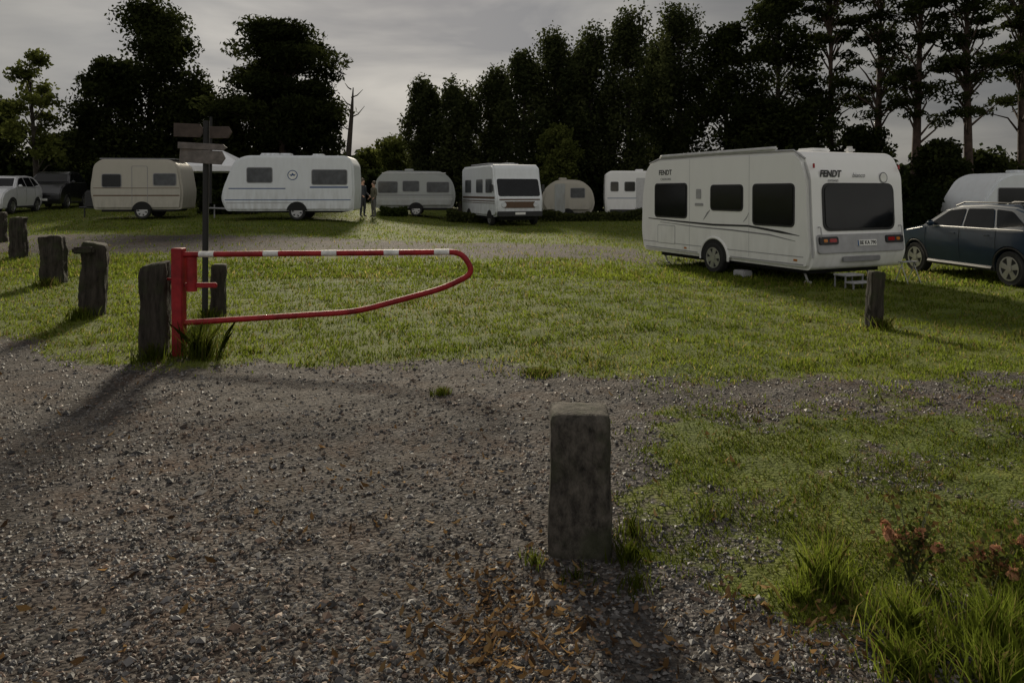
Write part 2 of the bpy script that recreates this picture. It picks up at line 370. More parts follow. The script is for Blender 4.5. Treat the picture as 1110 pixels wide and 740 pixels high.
h=(.014+.030*rng.random(n)**1.6)*(1+.04*y)*(1+.8*sstep(.2,.8,fn(x,y,3.1,1.1)))*(1-.25*near_); w=(.0026+.0014*y)
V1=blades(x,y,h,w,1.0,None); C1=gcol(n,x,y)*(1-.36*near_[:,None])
n=80000; x,y=sample(n,0,14,42,1.2); k=rng.random(n)<gmask(x,y)*(.3+.7*sstep(-.6,.3,fn(x,y,1.5,.7))); x,y=x[k],y[k]; n=len(x)
V2=blades(x,y,(.04+.06*rng.random(n)),.03+.0*y,.9,None); C2=gcol(n,x,y)*1.15
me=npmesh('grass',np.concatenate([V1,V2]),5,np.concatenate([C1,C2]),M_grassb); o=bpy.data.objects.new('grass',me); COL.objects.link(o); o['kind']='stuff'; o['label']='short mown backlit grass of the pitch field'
# dead leaves
n=6800; x,y=sample(n,0,2.2,9,1.5)
dens=.10+.5*np.exp(-((x+.1)**2/.18+(y-2.75)**2/.25))+.4*np.exp(-((x-1.15)**2/.3+(y-2.75)**2/.12))+.35*np.exp(-((x+.6)**2/1.2+(y-4.0)**2/.4))+.12*sstep(.3,.0,abs(y-6.9))
k=rng.random(n)<dens; x,y=x[k],y[k]; x2=rng.normal(-.02,.2,620);y2=rng.normal(2.75,.28,620); x3=rng.normal(1.15,.25,220);y3=rng.normal(2.72,.16,220)
x=np.concatenate([x,x2,x3]);y=np.concatenate([y,y2,y3]); n=len(x)
s=.005+.014*rng.random(n)**1.6; an=rng.random(n)*6.28; u=np.stack([np.cos(an),np.sin(an),rng.normal(0,.5,n)],-1); v=np.stack([-np.sin(an),np.cos(an),rng.normal(0,.5,n)],-1)
c=np.stack([x,y,gz2(x,y)+.008],-1)[:,None]; s=s[:,None]; ar=.35+.5*rng.random((n,1))
V=np.stack([-u*s*1.5,-u*s*.5+v*s*.8*ar,u*s*.4+v*s*.95*ar,u*s*1.6,u*s*.5-v*s*.6*ar,-u*s*.6-v*s*.8*ar],1)+c
V[:,:,2]+=(.5*s[:,:1]*np.array([1.2,0,.3,1,0,.4])[None])
V[:,:,2]=np.maximum(V[:,:,2],gz2(x,y)[:,None]+.004)
cl=np.array([[.24,.145,.06],[.17,.10,.045],[.32,.21,.10],[.08,.05,.03],[.15,.09,.045]])[rng.integers(0,5,n)]*(.5+.7*rng.random((n,1)))
me=npmesh('fallen_leaves',V,6,cl,M_dead); o=bpy.data.objects.new('fallen_leaves',me); COL.objects.link(o); o['kind']='stuff'; o['label']='brown dry fallen leaves on the gravel'
# tufts
def tuft(name,label,x0,y0,r,n,h,w,bright=1,lean=.8):
    a_=rng.random(n)*6.28; q=np.minimum(np.abs(rng.normal(0,.42,n)),.8)*r; x=x0+np.cos(a_)*q; y=y0+np.sin(a_)*q
    hh=h*(.35+.65*rng.random(n)); V=blades(x,y,hh,np.full(n,w),lean,None); V-=np.array([x0,y0,float(gz(x0,y0))])
    me=npmesh(name,V,5,gcol(n,x,y,bright),M_grassb); o=bpy.data.objects.new(name,me); COL.objects.link(o); o.location=(x0,y0,float(gz(x0,y0)))
    return tag(o,label,'grass tuft','weedy grass tufts')
for (tx_,ty_,r_,n_,h_,b_,l_) in ((1.30,3.05,.17,300,.24,1.,.8),(1.45,2.72,.22,420,.20,1.1,.9),(1.75,2.62,.22,500,.26,1.2,.8),(2.02,2.75,.22,420,.25,1.15,.8),(1.35,2.5,.18,300,.17,1.1,1.),(1.62,2.45,.22,380,.20,1.2,.9),(2.15,3.1,.22,260,.22,.9,1.1),(1.15,2.95,.14,120,.12,.9,1.)):
    tuft('grass_tuft','long bright green grass at the verge edge',tx_,ty_,r_,n_,h_,.006,b_,l_)
for (tx_,ty_,r_,n_,h_,b_) in ((.52,3.30,.13,150,.13,.5),(.10,3.26,.09,70,.08,.5),(.52,3.05,.12,110,.08,.5),(.28,3.16,.12,80,.06,.5),(.58,3.55,.14,130,.12,.5)):
    tuft('grass_tuft','weeds around the foot of the stone post',tx_,ty_,r_,n_,h_,.006,b_)
tuft('grass_tuft','tall weeds at the foot of the red gate',-3.08,7.3,.30,420,.40,.010,.5)
tuft('grass_tuft','tall weeds at the foot of the red gate',-3.5,7.15,.22,160,.22,.010,.5)
tuft('grass_tuft','small clump of grass growing in gravel',-.58,6.0,.11,190,.08,.008,.7)
tuft('grass_tuft','small clump of grass growing in gravel',.25,6.6,.24,600,.06,.013,.7)
tuft('grass_tuft','weeds around a wooden bollard',4.8,9.55,.22,160,.20,.012,.7)
for xx,yy in ((-5.6,9.7),(-8.1,13.0),(-3.85,9.5)):
    tuft('grass_tuft','weeds around a wooden bollard',xx,yy-.15,.25,220,.20,.014,.65)
# rose plants
M_stem=mat('rose_stem',(.05,.06,.02),.7)
def leafquads(P,a_,b_,flat=0):
    n=len(P); u=rng.normal(size=(n,3)); 
    u/=np.linalg.norm(u,axis=1,keepdims=True); r=rng.normal(size=(n,3)); v=np.cross(u,r); v/=np.linalg.norm(v,axis=1,keepdims=True)
    s=(.6+.7*rng.random((n,1)))
    u=u*a_*s; v=v*b_*s
    return np.stack([P-u,P-v,P+u,P+v],1)
def plant(x0,y0,lab,ns,hs,spread):
    e=thing('rose_plant',lab,'plant',(x0,y0,float(gz(x0,y0))),0,'rose plants in the verge')
    V=[];F_=[];tips=[]
    for i in range(ns):
        a_=random.random()*6.28; l=hs*(.45+.55*random.random()); sp=spread*(.4+.6*random.random())
        p=[(0,0,0),(math.cos(a_)*sp*.5,math.sin(a_)*sp*.5,l*.6),(math.cos(a_)*sp,math.sin(a_)*sp,l)]; tubegeo(p,[.004,.003,.002],5,V,F_); tips.append(Vector(p[2])); tips.append(Vector(p[1]))
    fin('stem',pymesh('stem',V,F_),M_stem,e,Matrix.Identity(4))
    n=560; tp=np.array(tips)[rng.integers(0,len(tips),n)]+rng.normal(0,.034,(n,3)); tp[:,2]=np.maximum(tp[:,2],.01)
    V=leafquads(tp,.014,.009); c=np.array([[.06,.08,.018],[.12,.075,.03],[.05,.05,.02],[.14,.15,.04]])[rng.integers(0,4,n)]
    fin('foliage',npmesh('foliage',V,4,c,M_leaf),None,e,Matrix.Identity(4),0)
    for i in range(0,min(len(tips),20),3):
        n=44; d_=rng.normal(size=(n,3)); d_/=np.linalg.norm(d_,axis=1,keepdims=True); tp=np.array(tips[i])+d_*.020*rng.random((n,1))**.4; V=leafquads(tp,.015,.012)
        c=np.array([[.55,.29,.17],[.42,.20,.11],[.60,.36,.25]][i%3])*(.5+.6*rng.random((n,1)))
        fin('bloom',npmesh('bloom',V,4,c,M_dead),None,e,Matrix.Identity(4),0)
plant(1.68,3.08,'rose plant with faded orange pink blooms in the verge',13,.38,.16)
plant(1.98,3.02,'low rose plant with drying pinkish brown blooms',11,.26,.16)
# ---------------------------------------------------------------- posts
def post(name,label,cat,x,y,w,d,h,m,rz=0,tilt=0,group='old posts along the edge of the drive',rough=.02,sd=0,taper=.93,slope=0):
    bm=bmesh.new(); nx_,ny_,nz_=8,8,20; vs={}
    for k in range(nz_+1):
        for i in range(nx_+1):
            for j in range(ny_+1):
                if i in(0,nx_) or j in(0,ny_) or k in(0,nz_):
                    fz=k/nz_; tp=1-(1-taper)*fz
                    px=(i/nx_-.5)*w*tp; py=(j/ny_-.5)*d*tp; pz=-.12+fz*(h+.12+slope*(i/nx_-.5)*(fz>.7))
                    cx,cy=abs(i/nx_-.5)*2,abs(j/ny_-.5)*2
                    if cx>.99 and cy>.99: px*=.92;py*=.92
                    if k==nz_ and (cx>.99 or cy>.99): pz-=.012
                    if k==nz_ and cx>.99: px*=.95
                    if k==nz_ and cy>.99: py*=.95
                    q=noise.noise_vector(Vector((px*5+sd*3.1,py*5+sd,pz*4)))*rough+noise.noise_vector(Vector((px*22+sd,py*22,pz*18)))*max(.007,rough*.45)
                    vs[i,j,k]=bm.verts.new((px+q.x,py+q.y,pz+q.z*.6))
    def quad(a_,b_,c_,d_): bm.faces.new((vs[a_],vs[b_],vs[c_],vs[d_]))
    for k in range(nz_):
        for i in range(nx_):
            quad((i,0,k),(i+1,0,k),(i+1,0,k+1),(i,0,k+1)); quad((i,ny_,k),(i,ny_,k+1),(i+1,ny_,k+1),(i+1,ny_,k))
        for j in range(ny_):
            quad((0,j,k),(0,j,k+1),(0,j+1,k+1),(0,j+1,k)); quad((nx_,j,k),(nx_,j+1,k),(nx_,j+1,k+1),(nx_,j,k+1))
    for i in range(nx_):
        for j in range(ny_): quad((i,j,nz_),(i+1,j,nz_),(i+1,j+1,nz_),(i,j+1,nz_))
    o=fin(name,bm,m,smooth=50); o.location=(x,y,float(gz(x,y))); o.rotation_euler=(0,tilt,rz)
    return tag(o,label,cat,group)
post('stone_post','rough square grey stone post standing in gravel','post',.315,3.44,.295,.27,.64,M_poststone,R(-3),0,sd=1,rough=.010,taper=.92)
post('wooden_bollard','thick weathered wooden bollard next to the red gate','bollard',at(168,7.4),7.36,.27,.26,.94,M_postwood,R(10),R(1),sd=2,rough=.03,slope=.05)
post('wooden_bollard','thick weathered bollard leaning slightly in the grass','bollard',at(104,10.0),9.9,.30,.28,.97,M_postwood,R(20),R(2),sd=3,rough=.035,slope=-.05)
post('wooden_bollard','stout weathered bollard in the grass edge','bollard',at(58,13.4),13.4,.40,.34,.86,M_postwood,R(12),R(-2),sd=4,rough=.04)
post('wooden_bollard','weathered bollard at the edge of the drive','bollard',at(20,17.3),17.3,.32,.3,.95,M_postwood,R(5),0,sd=5,rough=.04)
post('wooden_bollard','weathered bollard at the edge of the drive','bollard',at(-1,21),21,.32,.3,.85,M_postwood,R(5),0,sd=6,rough=.04)
post('wooden_bollard','slim weathered bollard behind the red gate','bollard',at(235,9.7),9.7,.19,.19,.70,M_postwood,R(8),R(2),sd=7,rough=.02)
post('wooden_bollard','slim leaning wooden bollard near the caravan','bollard',at(948,9.7),9.7,.18,.17,.74,M_postwood,R(8),R(3),sd=8,rough=.02)
b1=box('timber_peg',(.26,.09,.09),M_postwood,None,T(at(95,9.8)-.02,9.72,.88,R(10)),.02); tag(b1,'short timber peg fixed to the leaning bollard','timber')
# ---------------------------------------------------------------- red gate
gy=7.35; gx=at(193,7.35); gate=thing('barrier_gate','red tubular swing barrier gate with white bands','gate',(gx,gy,float(gz(gx,gy))))
fin('gate_post',prism(cornered([(-.055,-.05),(.055,-.05),(.055,1.09),(-.055,1.09)],.012,3),-.055,.055,.008,2),M_red,gate,Matrix.Identity(4))
def smoothpath(pts,n=8,r=.12):
    out=[];P=[Vector(p) for p in pts]
    out.append(P[0])
    for i in range(1,len(P)-1):
        a_=(P[i-1]-P[i]);b_=(P[i+1]-P[i]); d=min(r,a_.length*.45,b_.length*.45); p0=P[i]+a_.normalized()*d;p1=P[i]+b_.normalized()*d
        for k in range(n+1):
            t_=k/n; out.append(p0*(1-t_)**2+P[i]*2*t_*(1-t_)+p1*t_*t_)
    out.append(P[-1]); return out
arm=smoothpath([(.05,0,1.025),(2.82,0,1.05),(2.94,0,.84),(2.64,0,.69),(1.77,0,.455),(.05,0,.345)],8,.19)
tube('boom',arm,.0285,M_red,gate,Matrix.Identity(4),14)
tube('hinge_bar',[(.13,0,.66),(.13,0,1.0)],.05,M_red,gate,Matrix.Identity(4),12)
box('hinge_bracket',(.32,.035,.05),M_red,gate,T(.22,0,.72),.008)
for xb in (.28,.92,1.50,2.12,2.62):
    tube('white_band',[(xb-.075,0,1.025+.0089*xb),(xb+.075,0,1.025+.0089*(xb+.15))],.030,M_band,gate,Matrix.Identity(4),14)
tube('support_pin',[(-.30,0,.78),(.0,0,.78)],.014,M_red,gate,Matrix.Identity(4),8)
# ---------------------------------------------------------------- signpost
sx,sy=at(221,9.4),9.4
sg=thing('signpost','dark iron signpost with weathered wooden direction boards','signpost',(sx,sy,float(gz(sx,sy))))
sg.rotation_euler=(0,R(.8),0)
tube('pole',[(0,0,-.1),(0,0,2.55)],.038,M_pole,sg,Matrix.Identity(4),10)
box('pole_stay',(.03,.03,1.1),M_pole,sg,T(.06,0,2.05),.004)
def board(w,h,x,z,rz,ry=0,point=1,m=None):
    p=[(-w/2,-h/2),(w/2-.05,-h/2),(w/2,0),(w/2-.05,h/2),(-w/2,h/2)]
    fin('direction_board',prism(p,-.012,.012,.003,1),m or M_sign,sg,T(x,-.055,z,rz,0,ry))
board(.36,.17,-.19,2.42,R(18),0,1,M_signd); board(.32,.15,.21,2.40,R(-14),0,1,M_signd)
board(.60,.08,-.02,2.22,R(6),R(2)); board(.60,.17,-.02,2.09,R(-5),R(3))
# ---------------------------------------------------------------- caravans
GC='caravans parked on the field'
def caravan(name,label,cat,x,y,rot,L,W,H,prof,rad,bodym,wins,wx=0,wr=.32,zb=0,stripes=(),group=GC,bev=.09,z0=.38):
    e=thing(name,label,cat,(x,y,float(gz(x,y))+zb),rot,group)
    pr=cornered(prof,rad,6)
    fin('body',prism(pr,-W/2,W/2,bev,4),bodym,e,Matrix.Identity(4),smooth=35)
    box('chassis',(L*.8,W*.86,.12),M_under,e,T(0,0,z0-.03),.01)
    for sd in (-1,1):
        ap=[( (wr+.09)*math.cos(a_),max((wr+.09)*math.sin(a_),z0-wr)) for a_ in np.linspace(0,math.pi,16)]
        fin('wheel_arch',prism(ap,-.012,0,.004,1),M_under,e,T(wx,sd*(W/2),wr,0 if sd<0 else math.pi))
        wheel(e,wx,sd*(W/2-.10),wr,.19,sd,6)
    for w_ in wins:
        window(e,w_[1],w_[3],T(w_[0],-W/2,w_[2]),.07,M_glass if len(w_)<5 else w_[4])
    for s_ in stripes:
        rpanel('stripe',s_[1],s_[3],.01,.004,s_[4],e,T(s_[0],-W/2,s_[2]),0)
    box('roof_vent',(.45,.45,.1),bodym,e,T(-.3,0,H+.04),.03,3)
    return e
# --- main modern caravan
ROT=R(-66); L,W,H=5.6,2.56,2.60; HW=W/2
CX,CY=5.60,13.8
cx_=CX-2.8*math.cos(ROT)-HW*math.sin(ROT); cy_=CY-2.8*math.sin(ROT)+HW*math.cos(ROT)
cvt=thing('caravan','modern white touring caravan with large rear window on the grass','caravan',(cx_,cy_,float(gz(cx_,cy_))),ROT,GC)
SX=L/5.2
prof=[(-2.56*SX,.32),(2.70,.30),(2.82,.62),(2.76,1.05),(2.70,2.10),(2.48,2.58),(-2.0*SX,2.62),(-2.45*SX,2.46),(-2.62*SX,1.75),(-2.66*SX,.8)]
cv=cvt
rad=[.12,.10,.10,.1,.10,.28,.3,.4,.3,.2]
fin('body',prism(cornered(prof,rad,7),-HW,HW,.07,4),M_white,cv,Matrix.Identity(4),smooth=35)
box('chassis',(4.8,1.9,.16),M_under,cv,T(0,0,.28),.01)
r1=HW-.04
V,F_=tubegeo([(-2.5,-r1,2.50),(-2.1,-r1,2.60),(0,-r1,2.615),(2.3,-r1,2.585),(2.58,-r1,2.42)],.022,8); fin('roof_rail',pymesh('roof_rail',V,F_),M_mgrey,cv,Matrix.Identity(4))
box('awning_roller',(3.9,.10,.09),M_lgrey,cv,T(-.1,-r1,2.645),.03,3)
for xx,ww in ((-1.5,.5),(.2,.7),(1.5,.45)):
    box('roof_hatch',(ww,.5,.09),M_white,cv,T(xx,.1,2.65),.03,3)
box('roof_aerial',(.2,.2,.16),M_lgrey,cv,T(1.8,.8,2.66),.06,3)
sw=[(1.80,1.08,1.53,.78),(.42,.98,1.66,.50),(-1.58,1.22,1.58,.76)]
for xx,ww,zz,hh in sw: window(cv,ww,hh,T(xx,-HW,zz),.08,None,M_dark,.035)
def curved(name,pts,th,m,parent,mtx):
    V=[];F_=[]
    for i,((x_,z_),h_) in enumerate(zip(pts,th)):
        V+= [(x_,-.003,z_-h_/2),(x_,-.003,z_+h_/2)]
        if i: k_=2*i; F_.append((k_-2,k_,k_+1,k_-1))
    return fin(name,pymesh(name,V,F_),m,parent,mtx,smooth=0)
sidem=T(0,-HW,0)
curved('decal_line',[(-2.5,1.13),(-1.3,1.09),(0,1.06),(1.1,1.08),(2.0,1.0),(2.5,.95)],[.02,.035,.045,.04,.05,.01],M_dark,cv,sidem)
curved('decal_line',[(-2.0,1.05),(-.6,.99),(.6,.97),(1.7,.93),(2.4,.84)],[.01,.025,.03,.03,.01],M_grey,cv,sidem)
curved('decal_swoosh',[(-.35,1.16),(-.22,1.30),(-.12,1.38)],[.02,.06,.02],M_grey,cv,sidem)
curved('decal_swoosh',[(.95,1.16),(1.06,1.26),(1.12,1.36)],[.02,.05,.02],M_mgrey,cv,sidem)
curved('lower_stripe',[(-2.7,.56),(0,.55),(2.6,.55)],[.018,.018,.018],M_mgrey,cv,sidem)
curved('lower_stripe',[(-2.6,.42),(-.55,.41)],[.03,.03],M_mgrey,cv,sidem)
curved('lower_stripe',[(.55,.40),(2.6,.40)],[.03,.03],M_mgrey,cv,sidem)
for xx in (-.85,1.12):
    curved('panel_seam',[(xx-.004,1.5),(xx+.004,1.5)],[2.1,2.1],M_mgrey,cv,sidem)
window(cv,.68,.42,T(-1.75,-HW,.76),.03,M_white,M_mgrey,.014,.008)['label']='white service hatch'
rpanel('vent_grille',.18,.22,.02,.012,M_mgrey,cv,T(-.52,-HW,1.74)); rpanel('vent_grille',.30,.06,.02,.012,M_mgrey,cv,T(-.50,-HW,1.50))
rpanel('side_reflector',.10,.04,.01,.01,M_amb,cv,T(2.4,-HW,.48)); rpanel('side_reflector',.10,.04,.01,.01,M_amb,cv,T(-1.0,-HW,.48))
text('maker_lettering','FENDT',.17,M_black,cv,T(-1.80,-HW-.004,2.25),0,.004)
text('maker_lettering','CARAVAN',.09,M_grey,cv,T(-1.78,-HW-.004,2.09))
for sd in (-1,1):
    rz=0 if sd<0 else math.pi
    ap=[(.45*math.cos(a_),.45*math.sin(a_)*.95-.02) for a_ in np.linspace(-.12,math.pi+.12,20)]
    fin('wheel_arch',prism(ap,-.014,0,.004,1),M_under,cv,T(.02,sd*HW,.36,rz))
    V,F_=tubegeo([(.46*math.cos(a_),0,.46*math.sin(a_)*.95-.02) for a_ in np.linspace(-.12,math.pi+.12,20)],.03,8); fin('arch_trim',pymesh('arch_trim',V,F_),M_white,cv,T(.02,sd*HW,.36,rz))
    wheel(cv,.02,sd*(HW-.07),.335,.2,sd,6)
lean=math.atan2(.06,1.05)
def rearm(y,z,dx=0): 
    xr=2.76-(z-1.05)*.0571 if z>1.05 else (2.82-(z-.62)*.14 if z>.62 else 2.80)
    return T(xr+dx,y,z,R(90),-(lean if z>1.05 else (.14 if z>.62 else 0)))
window(cv,1.82,.82,rearm(0,1.50),.14,None,M_dark,.05,.03)
rpanel('rear_panel',2.32,.36,.08,.03,M_mgrey,cv,rearm(0,.80),.01)
for yy in (-.88,.88):
    lp=rpanel('tail_lamp',.50,.15,.05,.055,M_dark,cv,rearm(yy,.86),.01)
    rpanel('lamp_lens',.19,.07,.03,.062,M_tail,lp,T(-.1 if yy>0 else .1,0,0)); rpanel('indicator_lens',.1,.06,.03,.062,M_amb,lp,T(.09 if yy>0 else -.09,0,0))
pl=rpanel('number_plate',.52,.115,.015,.045,M_plate,cv,rearm(.12,.80),.003)
text('plate_lettering','BE KA 790',.10,M_black,pl,T(.02,-.047,0),0,.002)
rpanel('plate_band',.035,.11,.005,.047,M_blue,pl,T(-.24,0,0),0)
rpanel('rear_step_panel',1.0,.10,.04,.03,M_grey,cv,rearm(0,.50),.008)
text('maker_lettering','FENDT',.175,M_black,cv,rearm(-.72,2.13,.006),.15,.007)
text('maker_lettering','caravan',.09,M_grey,cv,rearm(-.66,2.01,.012))
text('model_lettering','bianco',.13,M_grey,cv,rearm(.02,2.11,.006),.35)
crest=lathe_y('crest',[(.0,0),(.11,0),(.11,.005),(.0,.005)],M_grey,cv,rearm(.70,2.07,.012),24)
lathe_y('crest_ring',[(.055,-.003),(.088,-.003),(.088,0),(.055,0)],M_plate,crest,Matrix.Identity(4),24)
for yy in (-1.0,1.0):
    V,F_=tubegeo(smoothpath([(0,0,-.1),(0,-.07,-.1),(0,-.07,.1),(0,0,.1)],4,.03),.012,8); fin('grab_handle',pymesh('grab_handle',V,F_),M_mgrey,cv,rearm(yy*1.08,1.02))
rpanel('marker_lamp',.05,.09,.02,.02,M_tail,cv,rearm(1.14,2.28)); rpanel('marker_lamp',.05,.09,.02,.02,M_tail,cv,rearm(-1.14,2.28))
r2=HW-.03
V,F_=tubegeo([(2.80,-r2,.55),(2.755,-r2,1.05),(2.70,-r2,2.0),(2.58,-r2,2.35)],.016,8); fin('corner_trim',pymesh('corner_trim',V,F_),M_mgrey,cv,Matrix.Identity(4))
for xx,yy in ((2.3,-.85),(2.3,.85),(-2.3,-.85),(-2.3,.85)):
    V,F_=tubegeo([(xx-.15,yy,.34),(xx,yy,.02)],.022,8); tubegeo([(xx-.07,yy,.012),(xx+.07,yy,.012)],.04,6,V,F_); fin('stabiliser_leg',pymesh('stabiliser_leg',V,F_),M_lgrey,cv,Matrix.Identity(4))
V,F_=tubegeo([(-2.6,.35,.42),(-3.8,0,.46)],.035,8); tubegeo([(-2.6,-.35,.42),(-3.8,0,.46)],.035,8,V,F_); tubegeo([(-3.5,0,.5),(-3.5,0,.05)],.03,8,V,F_); tubegeo([(-3.75,0,.5),(-4.1,0,.5)],.04,8,V,F_)
fin('tow_bar',pymesh('tow_bar',V,F_),M_grey,cv,Matrix.Identity(4))
def onveh(px,py,cx=cx_,cy=cy_,rot=ROT):
    return cx+px*math.cos(rot)-py*math.sin(rot), cy+px*math.sin(rot)+py*math.cos(rot)
x_,y_=onveh(.85,-1.2); tag(box('plastic_crate',(.34,.24,.14),M_mgrey,None,T(x_,y_,float(gz(x_,y_))+.07,ROT),.02),'pale plastic crate on grass beside the caravan','crate')
st=thing('folding_step','small white folding step standing behind the caravan','step',(*onveh(3.0,-.55),float(gz(*onveh(3.0,-.55)))),ROT)
box('tread',(.30,.48,.03),M_mgrey,st,T(0,0,.24),.008); box('tread',(.22,.48,.03),M_mgrey,st,T(.22,0,.12),.008)
for yy in (-.22,.22):
    for xx in (-.12,.12,.3): box('leg',(.025,.025,.24 if xx<.2 else .12),M_grey,st,T(xx,yy,.12 if xx<.2 else .06),.004)
sv=thing('folding_stand','thin metal folding stand behind the caravan','stand',(*onveh(3.0,1.05),float(gz(*onveh(3.0,1.05)))),ROT)
for yy in (-.18,.18):
    for xx in (-.15,.15): tube('leg',[(xx,yy,0),(-xx*.2,yy,.42)],.009,M_mgrey,sv,Matrix.Identity(4),6)
box('top_frame',(.12,.42,.02),M_mgrey,sv,T(0,0,.42),.004)
# --- back row
e=caravan('caravan','older cream caravan with grey roof in the back row','caravan',-15.35,31.0,R(8),3.5,2.1,2.4,[(-1.65,.38),(1.7,.38),(1.78,1.1),(1.62,2.15),(1.3,2.42),(-1.35,2.42),(-1.65,2.2),(-1.8,1.2)],[.1,.1,.2,.3,.3,.3,.3,.3],M_cream,[(-.95,.7,1.55,.5),(1.08,.85,1.6,.46,M_curt)],.2,.31,stripes=[(0,3.3,.95,.05,M_brown),(0,3.3,1.25,.025,M_brown)])
box('roof_cover',(2.9,1.9,.05),M_grey,e,T(0,0,2.44),.02)
ring('door_outline',.58,1.66,.05,.018,.006,M_grey,e,T(.12,-1.05,1.30))
V,F_=tubegeo([(-1.6,.35,.42),(-2.6,0,.46)],.035,8); tubegeo([(-1.6,-.35,.42),(-2.6,0,.46)],.035,8,V,F_); tubegeo([(-2.4,0,.6),(-2.4,0,.05)],.03,8,V,F_); fin('tow_bar',pymesh('tow_bar',V,F_),M_dark,e,Matrix.Identity(4))
box('gas_locker',(.45,1.0,.75),M_dark,e,T(-2.0,0,.80),.08,3)
e=caravan('caravan','long white caravan with round bird emblem on its side','caravan',-8.95,30.4,R(4),5.2,2.2,2.6,[(-2.40,.36),(2.55,.36),(2.60,1.2),(2.56,2.2),(2.35,2.56),(-1.65,2.56),(-2.1,2.35),(-2.54,1.25),(-2.62,.8)],[.1,.1,.1,.1,.2,.3,.4,.3,.2],M_whiteold,[(-1.1,.95,1.78,.56,M_curt),(1.62,1.35,1.70,.56,M_curt)],.34,.32,stripes=[(0,4.9,.80,.035,M_blue),(-.9,3.0,.68,.03,M_mgrey),(1.6,1.5,1.30,.06,M_blue),(-1.2,2.2,1.25,.04,M_blue)])
cr=lathe_y('bird_emblem',[(0,-.006),(.20,-.006),(.20,0),(0,0)],M_blue,e,T(.18,-1.1,1.78),28)
lathe_y('emblem_disc',[(0,-.004),(.165,-.004),(.165,0),(0,0)],M_plate,cr,T(0,-.005,0),28)
curved('bird_mark',[(-.12,.03),(-.05,-.02),(0,.04),(.07,-.01),(.13,.05)],[.01,.07,.10,.06,.01],M_blue,cr,T(0,-.010,0))
box('roof_box',(.8,.6,.14),M_whiteold,e,T(-.9,0,2.62),.05,3)
box('roof_box',(.5,.4,.12),M_whiteold,e,T(1.0,0,2.61),.05,3)
V,F_=tubegeo([(-2.4,.35,.42),(-3.4,0,.46)],.035,8); tubegeo([(-2.4,-.35,.42),(-3.4,0,.46)],.035,8,V,F_); tubegeo([(-3.2,0,.6),(-3.2,0,.05)],.03,8,V,F_); fin('tow_bar',pymesh('tow_bar',V,F_),M_grey,e,Matrix.Identity(4))
e=caravan('caravan','small vintage grey white caravan with wide windows','caravan',-5.0,38.2,R(4),4.2,2.05,2.3,[(-1.95,.40),(1.95,.40),(2.1,1.0),(1.95,1.75),(1.45,2.25),(-1.45,2.28),(-1.9,1.85),(-2.1,1.0)],[.15,.15,.3,.4,.5,.5,.4,.3],M_greyb,[(-1.30,.95,1.45,.55,M_curt),(-.15,.8,1.50,.5,M_curt),(1.2,1.1,1.45,.5,M_curt)],.1,.30,bev=.16,stripes=[(0,3.9,.85,.03,M_lgrey),(0,3.9,1.05,.05,M_grey)])
box('awning_rail',(3.2,.05,.05),M_lgrey,e,T(0,-1.0,2.16),.01)
e=caravan('caravan','tiny rounded beige vintage caravan','caravan',3.15,41.5,R(-6),3.1,1.95,2.25,[(-1.25,.40),(1.3,.40),(1.5,.9),(1.35,1.7),(.75,2.2),(-.6,2.25),(-1.3,1.75),(-1.55,.95)],[.2,.2,.4,.5,.5,.5,.5,.4],M_cream,[(.55,.75,1.5,.5,M_curt)],.0,.28,bev=.2)
rpanel('door',.58,1.6,.1,.012,M_greyb,e,T(-.42,-.975,1.2))
e=caravan('caravan','tall white box shaped camper with small dark windows','camper',7.6,42.5,R(-5),4.6,2.2,2.75,[(-2.25,.40),(2.25,.40),(2.3,1.2),(2.28,2.5),(2.1,2.72),(-2.0,2.74),(-2.25,2.55),(-2.3,1.2)],[.1,.1,.1,.1,.2,.2,.1,.1],M_white,[(-1.75,.4,1.85,.5),(-.9,.55,1.85,.5),(.3,.5,1.85,.5)],.9,.32,bev=.08,stripes=[(0,4.3,1.2,.04,M_blue)])
rpanel('door',.6,1.9,.06,.012,M_lgrey,e,T(-.25,-1.1,1.38)); rpanel('bumper',2.0,.22,.05,.08,M_dark,e,T(-1.0,-1.1,.46))
e=caravan('caravan','white caravan with dark window band beside the blue car','caravan',19.3,28,R(8),5.2,2.2,2.45,[(-2.3,.36),(2.5,.36),(2.6,1.2),(2.5,2.2),(2.2,2.42),(-1.4,2.42),(-1.95,2.2),(-2.5,1.4),(-2.6,.8)],[.1,.1,.1,.1,.2,.3,.4,.3,.2],M_whiteold,[(-1.15,1.6,1.55,.6),(.6,.8,1.62,.5),(1.9,.8,1.6,.5)],.3,.32,stripes=[(0,4.9,1.12,.07,M_grey),(0,4.9,.95,.03,M_blue)])
# --- motorhome
mh=thing('motorhome','white integrated motorhome with brown stripes and wide windscreen','motorhome',(-.60,36.8,float(gz(-.6,36.8))),R(-70),GC)
pm=[(-2.75,.42),(2.55,.42),(2.80,.55),(2.82,1.25),(2.45,2.25),(2.35,2.75),(2.1,2.86),(-2.6,2.86),(-2.8,2.7),(-2.8,.8)]
fin('body',prism(cornered(pm,[.1,.1,.12,.12,.1,.15,.1,.1,.15,.1],6),-1.16,1.16,.09,3),M_whiteold,mh,Matrix.Identity(4),smooth=35)
box('chassis',(5.0,1.7,.2),M_under,mh,T(0,0,.36),.02)
fl=math.atan2(.37,1.0)
rpanel('windscreen',2.06,.86,.12,.02,M_glass,mh,T(2.625,0,1.77,R(90),-fl),.008)
rpanel('front_grille',1.5,.30,.03,.02,M_brown,mh,T(2.815,0,.98,R(90)),.005)
for yy in (-.78,.78): lathe_y('headlight',[(0,-.035),(.11,-.035),(.13,0),(0,0)],M_head,mh,T(2.815,yy,.98,R(90)),20)
